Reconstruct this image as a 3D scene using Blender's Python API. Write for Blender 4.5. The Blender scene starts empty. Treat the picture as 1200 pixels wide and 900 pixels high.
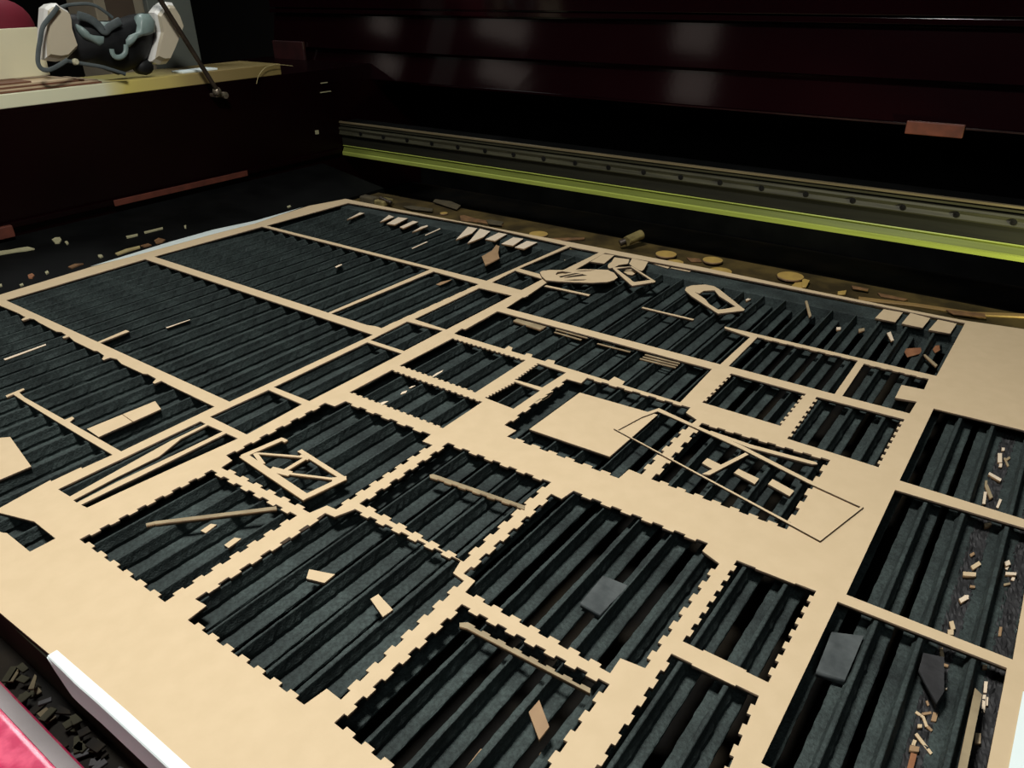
import bpy, bmesh, math, random
from mathutils import Matrix, Vector
random.seed(7)
SC = bpy.context.scene
COL = SC.collection
MM = 0.001

# ---------------------------------------------------------------- camera
cam_data = bpy.data.cameras.new('camera')
cam_data.sensor_fit = 'HORIZONTAL'
cam_data.sensor_width = 36.0
cam_data.lens = 27.0
cam_data.clip_start = 0.01
cam = bpy.data.objects.new('camera', cam_data)
COL.objects.link(cam)
ROT = Matrix(((0.588961, 0.385692, -0.710188), (-0.808047, 0.266224, -0.525533), (-0.013625, 0.883384, 0.468453)))
cam.matrix_world = Matrix.Translation((0, 0, 0.375)) @ ROT.to_4x4()
SC.camera = cam

# ---------------------------------------------------------------- world, lights, exposure
world = bpy.data.worlds.new('world')
SC.world = world
world.use_nodes = True
world.node_tree.nodes['Background'].inputs[0].default_value = (0.8, 0.9, 1.0, 1)
world.node_tree.nodes['Background'].inputs[1].default_value = 0.004
SC.view_settings.view_transform = 'Standard'
SC.view_settings.look = 'None'
SC.view_settings.exposure = 0.0
SC.view_settings.gamma = 1.0
SC.view_settings.use_curve_mapping = False

def area_light(name, loc, target, size, power, color):
    l = bpy.data.lights.new(name, 'AREA')
    l.shape = 'DISK'
    l.size = size
    l.energy = power
    l.color = color
    o = bpy.data.objects.new(name, l)
    COL.objects.link(o)
    o.location = loc
    o.rotation_euler = (Vector(target) - Vector(loc)).to_track_quat('-Z', 'Y').to_euler()
    return o
area_light('room_lamp', (0.20, 0.41, 1.18), (0.20, 0.41, 0.0), 0.26, 19.2, (1.0, 0.98, 0.93))
area_light('fill_light', (-0.70, -0.50, 1.25), (0.40, 0.50, 0.0), 0.60, 3.0, (0.90, 0.97, 1.0))  # added fill from the camera side, brightens the slat faces
area_light('shelf_top_light', (0.80, 1.78, 1.25), (0.74, 1.40, 0.23), 0.30, 4.0, (0.97, 1.0, 0.98))  # added light behind the shelf, brightens the respirator and board tops
def lid_patch_light(name, loc, target, w, h, power):
    o = area_light(name, loc, target, w, power, (1.0, 0.86, 0.76))
    o.data.shape = 'RECTANGLE'
    o.data.size = w
    o.data.size_y = h
    return o
# guessed dim lights, added where the glossy lid mirrors them as patches
for y_, w_, h_ in ((3.63, 0.13, 0.11), (2.735, 0.27, 0.13), (1.615, 0.19, 0.17)):
    lid_patch_light('lid_patch_light', (-0.90, y_, 1.12), (1.3, 0.9, 0.21), w_, h_, 2.2 * w_ * h_)
def spot(name, loc, target, power, angle, color, blend=0.6):
    l = bpy.data.lights.new(name, 'SPOT')
    l.energy = power
    l.spot_size = math.radians(angle)
    l.spot_blend = blend
    l.color = color
    l.shadow_soft_size = 0.02
    o = bpy.data.objects.new(name, l)
    COL.objects.link(o)
    o.location = loc
    o.rotation_euler = (Vector(target) - Vector(loc)).to_track_quat('-Z', 'Y').to_euler()
    return o
# added yellow spot, out of view to the right, brightening the gantry's right end
spot('gantry_spot', (0.99, -0.36, 0.015), (1.19, 0.12, 0.035), 20.0, 34, (1.0, 1.0, 0.50))

# ---------------------------------------------------------------- materials
def mat(name, col, rough=0.6, metal=0.0, col2=None, scale=40.0, bump=0.0, bscale=300.0, spec=0.5, coat=0.0, detail=4.0, stretch=None, ramp=(0.35, 0.7)):
    m = bpy.data.materials.new(name)
    m.use_nodes = True
    nt = m.node_tree
    b = nt.nodes['Principled BSDF']
    b.inputs['Base Color'].default_value = (*col, 1)
    b.inputs['Roughness'].default_value = rough
    b.inputs['Metallic'].default_value = metal
    b.inputs['Specular IOR Level'].default_value = spec
    b.inputs['Coat Weight'].default_value = coat
    b.inputs['Coat Roughness'].default_value = 0.12
    tc = nt.nodes.new('ShaderNodeTexCoord')
    src = tc.outputs['Object']
    if stretch:
        mp = nt.nodes.new('ShaderNodeMapping')
        mp.inputs['Scale'].default_value = stretch
        nt.links.new(src, mp.inputs['Vector'])
        src = mp.outputs['Vector']
    if col2:
        n = nt.nodes.new('ShaderNodeTexNoise')
        n.inputs['Scale'].default_value = scale
        n.inputs['Detail'].default_value = detail
        nt.links.new(src, n.inputs['Vector'])
        r = nt.nodes.new('ShaderNodeValToRGB')
        r.color_ramp.elements[0].position = ramp[0]
        r.color_ramp.elements[1].position = ramp[1]
        r.color_ramp.elements[0].color = (*col, 1)
        r.color_ramp.elements[1].color = (*col2, 1)
        nt.links.new(n.outputs['Fac'], r.inputs['Fac'])
        nt.links.new(r.outputs['Color'], b.inputs['Base Color'])
    if bump:
        n2 = nt.nodes.new('ShaderNodeTexNoise')
        n2.inputs['Scale'].default_value = bscale
        n2.inputs['Detail'].default_value = 5.0
        nt.links.new(src, n2.inputs['Vector'])
        bp = nt.nodes.new('ShaderNodeBump')
        bp.inputs['Strength'].default_value = bump
        bp.inputs['Distance'].default_value = 0.001
        nt.links.new(n2.outputs['Fac'], bp.inputs['Height'])
        nt.links.new(bp.outputs['Normal'], b.inputs['Normal'])
    return m

M = {}
M['mdf'] = mat('mdf_face', (0.57, 0.440, 0.272), 0.65, col2=(0.60, 0.465, 0.292), scale=70, bump=0.05, bscale=900, spec=0.35)
M['burnt'] = mat('burnt_cut_edge', (0.035, 0.022, 0.013), 0.8, col2=(0.10, 0.06, 0.03), scale=60)
M['edge_tan'] = mat('cut_edge_tan', (0.22, 0.13, 0.06), 0.75, col2=(0.10, 0.06, 0.03), scale=90)
M['pale'] = mat('pale_mdf', (0.70, 0.58, 0.43), 0.6, col2=(0.74, 0.62, 0.47), scale=60, spec=0.35)
M['brown'] = mat('brown_mdf_back', (0.33, 0.21, 0.11), 0.65, col2=(0.27, 0.17, 0.09), scale=60)
M['stickm'] = mat('smoked_mdf', (0.34, 0.27, 0.16), 0.65, col2=(0.22, 0.17, 0.10), scale=50)
M['char'] = mat('charred_tile', (0.038, 0.046, 0.047), 0.8, col2=(0.075, 0.086, 0.086), scale=90, bump=0.3, bscale=300)
M['char2'] = mat('black_char', (0.012, 0.012, 0.013), 0.7, col2=(0.03, 0.03, 0.032), scale=60, bump=0.4, bscale=200)
M['rust'] = mat('rust_brown', (0.28, 0.12, 0.05), 0.8, col2=(0.18, 0.07, 0.03), scale=90)
M['rust2'] = mat('dark_rust_scrap', (0.20, 0.10, 0.035), 0.8, col2=(0.10, 0.05, 0.02), scale=90)
M['olive'] = mat('olive_scrap', (0.075, 0.058, 0.028), 0.8, col2=(0.045, 0.035, 0.018), scale=60)
M['olive4'] = mat('grey_brown_scrap', (0.13, 0.115, 0.07), 0.8, col2=(0.08, 0.07, 0.045), scale=90)
M['olive3'] = mat('olive_black_rail', (0.022, 0.021, 0.011), 0.75, col2=(0.012, 0.011, 0.006), scale=30, spec=0.2)
M['olive2'] = mat('yellowed_scrap', (0.36, 0.30, 0.13), 0.8, col2=(0.28, 0.22, 0.1), scale=60)
M['gold'] = mat('golden_mdf', (0.42, 0.28, 0.07), 0.6, col2=(0.34, 0.22, 0.06), scale=60)
M['gold2'] = mat('golden_brown_strip', (0.26, 0.16, 0.05), 0.7, col2=(0.2, 0.12, 0.04), scale=60)
M['bone'] = mat('pale_olive_scrap', (0.36, 0.34, 0.20), 0.7, col2=(0.28, 0.26, 0.15), scale=60)
M['soot'] = mat('sooty_steel', (0.017, 0.0235, 0.0230), 0.75, col2=(0.044, 0.060, 0.057), scale=22, bump=0.9, bscale=700, spec=0.3, detail=9)
_nt = M['soot'].node_tree
_b = _nt.nodes['Principled BSDF']
_fine = _nt.nodes.new('ShaderNodeTexNoise'); _fine.inputs['Scale'].default_value = 420; _fine.inputs['Detail'].default_value = 3
_nt.links.new(_nt.nodes['Texture Coordinate'].outputs['Object'], _fine.inputs['Vector'])
_mr = _nt.nodes.new('ShaderNodeMapRange'); _mr.inputs['From Min'].default_value = 0.3; _mr.inputs['From Max'].default_value = 0.7
_mr.inputs['To Min'].default_value = 0.62; _mr.inputs['To Max'].default_value = 1.35
_nt.links.new(_fine.outputs['Fac'], _mr.inputs['Value'])
_mx = _nt.nodes.new('ShaderNodeMix'); _mx.data_type = 'RGBA'; _mx.blend_type = 'MULTIPLY'; _mx.inputs['Factor'].default_value = 1.0
_src = _b.inputs['Base Color'].links[0].from_socket
_nt.links.new(_src, _mx.inputs['A']); _nt.links.new(_mr.outputs[0], _mx.inputs['B'])
_nt.links.new(_mx.outputs['Result'], _b.inputs['Base Color'])
M['black'] = mat('black_metal', (0.0016, 0.0018, 0.0018), 0.6, col2=(0.004, 0.0043, 0.0043), scale=20, spec=0.08)
M['pan'] = mat('dirty_pan', (0.003, 0.0026, 0.002), 0.85, col2=(0.022, 0.016, 0.008), ramp=(0.42, 0.85), scale=14, spec=0.2, bump=0.4, bscale=150)
M['ledge'] = mat('dusty_olive_ledge', (0.028, 0.019, 0.006), 0.8, col2=(0.085, 0.058, 0.017), scale=26, spec=0.2)
M['maroon'] = mat('dark_maroon_paint', (0.0030, 0.0003, 0.0006), 0.30, col2=(0.0045, 0.0005, 0.001), scale=6, spec=0.12)
M['lid'] = mat('lid_maroon_paint', (0.0046, 0.0007, 0.0013), 0.09, col2=(0.0060, 0.0010, 0.0017), scale=5, spec=0.42, bump=0.02, bscale=120)
M['brick'] = mat('brick_red_and_lit_trim', (0.11, 0.026, 0.014), 0.6, col2=(0.07, 0.017, 0.009), scale=60)
M['maroon_lit'] = mat('lit_maroon_paint', (0.030, 0.006, 0.006), 0.5, col2=(0.016, 0.004, 0.004), scale=30)  # light on the lid bracket put into a brighter maroon
M['pink'] = mat('pink_red_paint', (0.46, 0.022, 0.085), 0.30, col2=(0.66, 0.09, 0.17), scale=75, coat=0.5, ramp=(0.45, 0.62))
M['grey_reflection'] = mat('grey_reflection', (0.20, 0.18, 0.18), 0.45, col2=(0.27, 0.24, 0.245), scale=20)
M['paper'] = mat('white_tape', (0.78, 0.89, 0.88), 0.5, col2=(0.82, 0.92, 0.91), scale=30)
M['bluepaper'] = mat('bluish_tape', (0.60, 0.68, 0.66), 0.5, col2=(0.66, 0.73, 0.71), scale=30)
M['lime'] = mat('yellow_green_lit', (0.135, 0.160, 0.030), 0.42, col2=(0.105, 0.125, 0.025), scale=8, stretch=(30, 1, 30), spec=0.15)  # greenish light on the beam edge put into the colour
M['lime_lip'] = mat('bright_yellow_green_lit', (0.32, 0.37, 0.075), 0.38, col2=(0.25, 0.29, 0.06), scale=8, stretch=(30, 1, 30), spec=0.15)  # same greenish light, coloured brighter for the lip and flange
M['steel'] = mat('dark_rail_steel', (0.075, 0.072, 0.045), 0.38, 0.3, col2=(0.04, 0.038, 0.025), scale=12, stretch=(20, 1, 20))
M['alu'] = mat('tan_aluminium', (0.20, 0.16, 0.09), 0.4, 0.3, col2=(0.15, 0.12, 0.07), scale=12, stretch=(20, 1, 20))
M['beam_dark'] = mat('dark_beam', (0.016, 0.016, 0.010), 0.5, 0.1, col2=(0.010, 0.010, 0.007), scale=10, stretch=(20, 1, 20))
M['screw'] = mat('black_screw', (0.01, 0.01, 0.01), 0.4, 0.6, col2=(0.02, 0.02, 0.02), scale=100)
M['cream'] = mat('cream_board', (0.50, 0.48, 0.33), 0.55, col2=(0.56, 0.54, 0.39), scale=12)
M['cream2'] = mat('cream_plate', (0.66, 0.62, 0.42), 0.6, col2=(0.70, 0.66, 0.46), scale=12)
M['sheet_brown'] = mat('brown_sheet', (0.17, 0.07, 0.035), 0.7, col2=(0.12, 0.05, 0.025), scale=40)
M['sheet_tan'] = mat('tan_sheet', (0.55, 0.42, 0.27), 0.7, col2=(0.48, 0.36, 0.22), scale=40)
M['white'] = mat('white_plastic', (0.80, 0.79, 0.74), 0.42, col2=(0.84, 0.83, 0.78), scale=10)
M['shaded_beige'] = mat('beige_shaded_front', (0.50, 0.44, 0.32), 0.5, col2=(0.54, 0.48, 0.36), scale=10)
M['dark_rubber'] = mat('dark_rubber', (0.006, 0.0065, 0.007), 0.55, col2=(0.013, 0.014, 0.015), scale=40, spec=0.2)
M['grey_rubber'] = mat('grey_green_silicone', (0.23, 0.31, 0.29), 0.42, col2=(0.17, 0.23, 0.22), scale=30)
M['strap'] = mat('dark_grey_strap', (0.06, 0.075, 0.078), 0.7, col2=(0.09, 0.11, 0.11), scale=60)
M['greypanel'] = mat('grey_panel', (0.11, 0.125, 0.11), 0.45, col2=(0.085, 0.095, 0.085), scale=6)
M['cardboard'] = mat('beige_carton', (0.24, 0.21, 0.15), 0.8, col2=(0.20, 0.17, 0.12), scale=14)
M['cardbrown'] = mat('brown_carton', (0.06, 0.04, 0.025), 0.8, col2=(0.05, 0.032, 0.02), scale=14)
M['red'] = mat('dull_red_cloth', (0.25, 0.02, 0.04), 0.6, col2=(0.18, 0.013, 0.028), scale=8)
M['rod'] = mat('dirty_rod', (0.055, 0.04, 0.028), 0.45, 0.4, col2=(0.03, 0.022, 0.016), scale=60)
M['joint'] = mat('worn_joint', (0.30, 0.26, 0.20), 0.4, 0.7, col2=(0.12, 0.09, 0.06), scale=90)
M['brass'] = mat('dirty_brass_tube', (0.42, 0.34, 0.14), 0.4, 0.5, col2=(0.18, 0.14, 0.06), scale=70)
M['room'] = mat('dim_room_wall', (0.02, 0.018, 0.016), 0.9, col2=(0.025, 0.022, 0.02), scale=3)
M['concrete'] = mat('dim_concrete', (0.06, 0.055, 0.05), 0.9, col2=(0.08, 0.075, 0.07), scale=5)

# ---------------------------------------------------------------- helpers
def link(name, me, mats=(), parent=None, loc=None):
    o = bpy.data.objects.new(name, me)
    COL.objects.link(o)
    for m in mats:
        o.data.materials.append(M[m] if isinstance(m, str) else m)
    if loc is not None:
        o.location = loc
    if parent is not None:
        o.parent = parent
    return o
def tag(o, label=None, cat=None, group=None, kind=None):
    if label: o['label'] = label
    if cat: o['category'] = cat
    if group: o['group'] = group
    if kind: o['kind'] = kind
    return o
def empty(name, loc, label=None, cat=None, group=None):
    o = bpy.data.objects.new(name, None)
    o.empty_display_size = 0.02
    COL.objects.link(o)
    o.location = loc
    return tag(o, label, cat, group)
def mesh_from(bm, name, smooth=False):
    bmesh.ops.recalc_face_normals(bm, faces=bm.faces)
    me = bpy.data.meshes.new(name)
    bm.to_mesh(me)
    bm.free()
    if smooth:
        for p in me.polygons: p.use_smooth = True
    return me
def box_bm(bm, x0, x1, y0, y1, z0, z1, bev=0.0, seg=2):
    """box in millimetres"""
    t = bmesh.new()
    bmesh.ops.create_cube(t, size=1.0)
    for v in t.verts:
        v.co = Vector((x0 + (v.co.x + .5) * (x1 - x0), y0 + (v.co.y + .5) * (y1 - y0), z0 + (v.co.z + .5) * (z1 - z0))) * MM
    if bev:
        bmesh.ops.bevel(t, geom=list(t.edges), offset=bev * MM, segments=seg, affect='EDGES', profile=0.5)
    m = bpy.data.meshes.new('tmp')
    t.to_mesh(m); t.free()
    bm.from_mesh(m)
    bpy.data.meshes.remove(m)
def box(name, x0, x1, y0, y1, z0, z1, m, parent=None, bev=0.0, origin=None):
    bm = bmesh.new()
    box_bm(bm, x0, x1, y0, y1, z0, z1, bev)
    me = mesh_from(bm, name)
    if parent is not None and parent.type == 'EMPTY' and origin is None:
        origin = parent.location
    if origin is None:
        origin = Vector(((x0 + x1) / 2, (y0 + y1) / 2, z0)) * MM
    me.transform(Matrix.Translation(-Vector(origin)))
    o = link(name, me, (m,), parent)
    if parent is None: o.location = origin
    return o
def prism_mesh(name, pts, z0, z1, holes=(), centre=None):
    """flat polygon with holes, extruded from z0 to z1 (mm); local to centre (mm)"""
    cu = bpy.data.curves.new(name, 'CURVE')
    cu.dimensions = '2D'
    cu.fill_mode = 'BOTH'
    cu.extrude = (z1 - z0) / 2 * MM
    if centre is None:
        centre = (sum(p[0] for p in pts) / len(pts), sum(p[1] for p in pts) / len(pts))
    for loop in [pts] + list(holes):
        sp = cu.splines.new('POLY')
        sp.points.add(len(loop) - 1)
        for q, p in zip(sp.points, loop):
            q.co = ((p[0] - centre[0]) * MM, (p[1] - centre[1]) * MM, 0, 1)
        sp.use_cyclic_u = True
    o = bpy.data.objects.new(name, cu)
    COL.objects.link(o)
    dg = bpy.context.evaluated_depsgraph_get()
    me = bpy.data.meshes.new_from_object(o.evaluated_get(dg))
    bpy.data.objects.remove(o)
    bpy.data.curves.remove(cu)
    bm = bmesh.new()
    bm.from_mesh(me)
    bmesh.ops.remove_doubles(bm, verts=bm.verts, dist=0.00002)
    bmesh.ops.translate(bm, verts=bm.verts, vec=(0, 0, (z1 - z0) / 2 * MM))
    bmesh.ops.recalc_face_normals(bm, faces=bm.faces)
    bm.to_mesh(me)
    bm.free()
    me.name = name
    return me, Vector((centre[0], centre[1], z0)) * MM
def prism(name, pts, z0, z1, m, edge=None, holes=(), parent=None, centre=None):
    me, c = prism_mesh(name, pts, z0, z1, holes, centre)
    me.materials.clear()
    o = link(name, me, (m, edge) if edge else (m,), parent)
    if edge:
        for p in me.polygons:
            p.material_index = 1 if abs(p.normal.z) < 0.5 else 0
    o.location = c if parent is None else c - parent.location
    return o
def sweep_mesh(name, profile, axis_pts, closed=True):
    """extrude a 2D profile [(a, z)] along y between two y values"""
    bm = bmesh.new()
    rows = []
    for y in axis_pts:
        rows.append([bm.verts.new((a * MM, y * MM, z * MM)) for a, z in profile])
    n = len(profile)
    for r0, r1 in zip(rows, rows[1:]):
        for i in range(n if closed else n - 1):
            bm.faces.new((r0[i], r0[(i + 1) % n], r1[(i + 1) % n], r1[i]))
    if closed:
        bm.faces.new(rows[0]); bm.faces.new(list(reversed(rows[-1])))
    return mesh_from(bm, name)
def tube(name, pts, r, m, parent=None, flat=1.0, smooth=True, closed=False):
    """round or flattened tube along 3D points (mm)"""
    cu = bpy.data.curves.new(name, 'CURVE')
    cu.dimensions = '3D'
    cu.bevel_depth = r * MM
    cu.bevel_resolution = 3
    cu.use_fill_caps = True
    sp = cu.splines.new('NURBS' if smooth and len(pts) > 2 else 'POLY')
    sp.points.add(len(pts) - 1)
    for q, p in zip(sp.points, pts):
        q.co = (p[0] * MM, p[1] * MM, p[2] * MM, 1)
    if sp.type == 'NURBS':
        sp.order_u = 3
        sp.use_endpoint_u = True
    o = bpy.data.objects.new(name, cu)
    COL.objects.link(o)
    me = bpy.data.meshes.new_from_object(o.evaluated_get(bpy.context.evaluated_depsgraph_get()))
    bpy.data.objects.remove(o)
    bpy.data.curves.remove(cu)
    if flat != 1.0:
        cy = sum(p[1] for p in pts) / len(pts) * MM
        for v in me.vertices: v.co.y = cy + (v.co.y - cy) * flat
    for p in me.polygons: p.use_smooth = True
    if parent is not None:
        me.transform(Matrix.Translation(-parent.location))
        me.materials.clear()
        return link(name, me, (m,), parent)
    c = Vector(pts[0]) * MM
    me.transform(Matrix.Translation(-c))
    me.materials.clear()
    return link(name, me, (m,), None, c)

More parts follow.
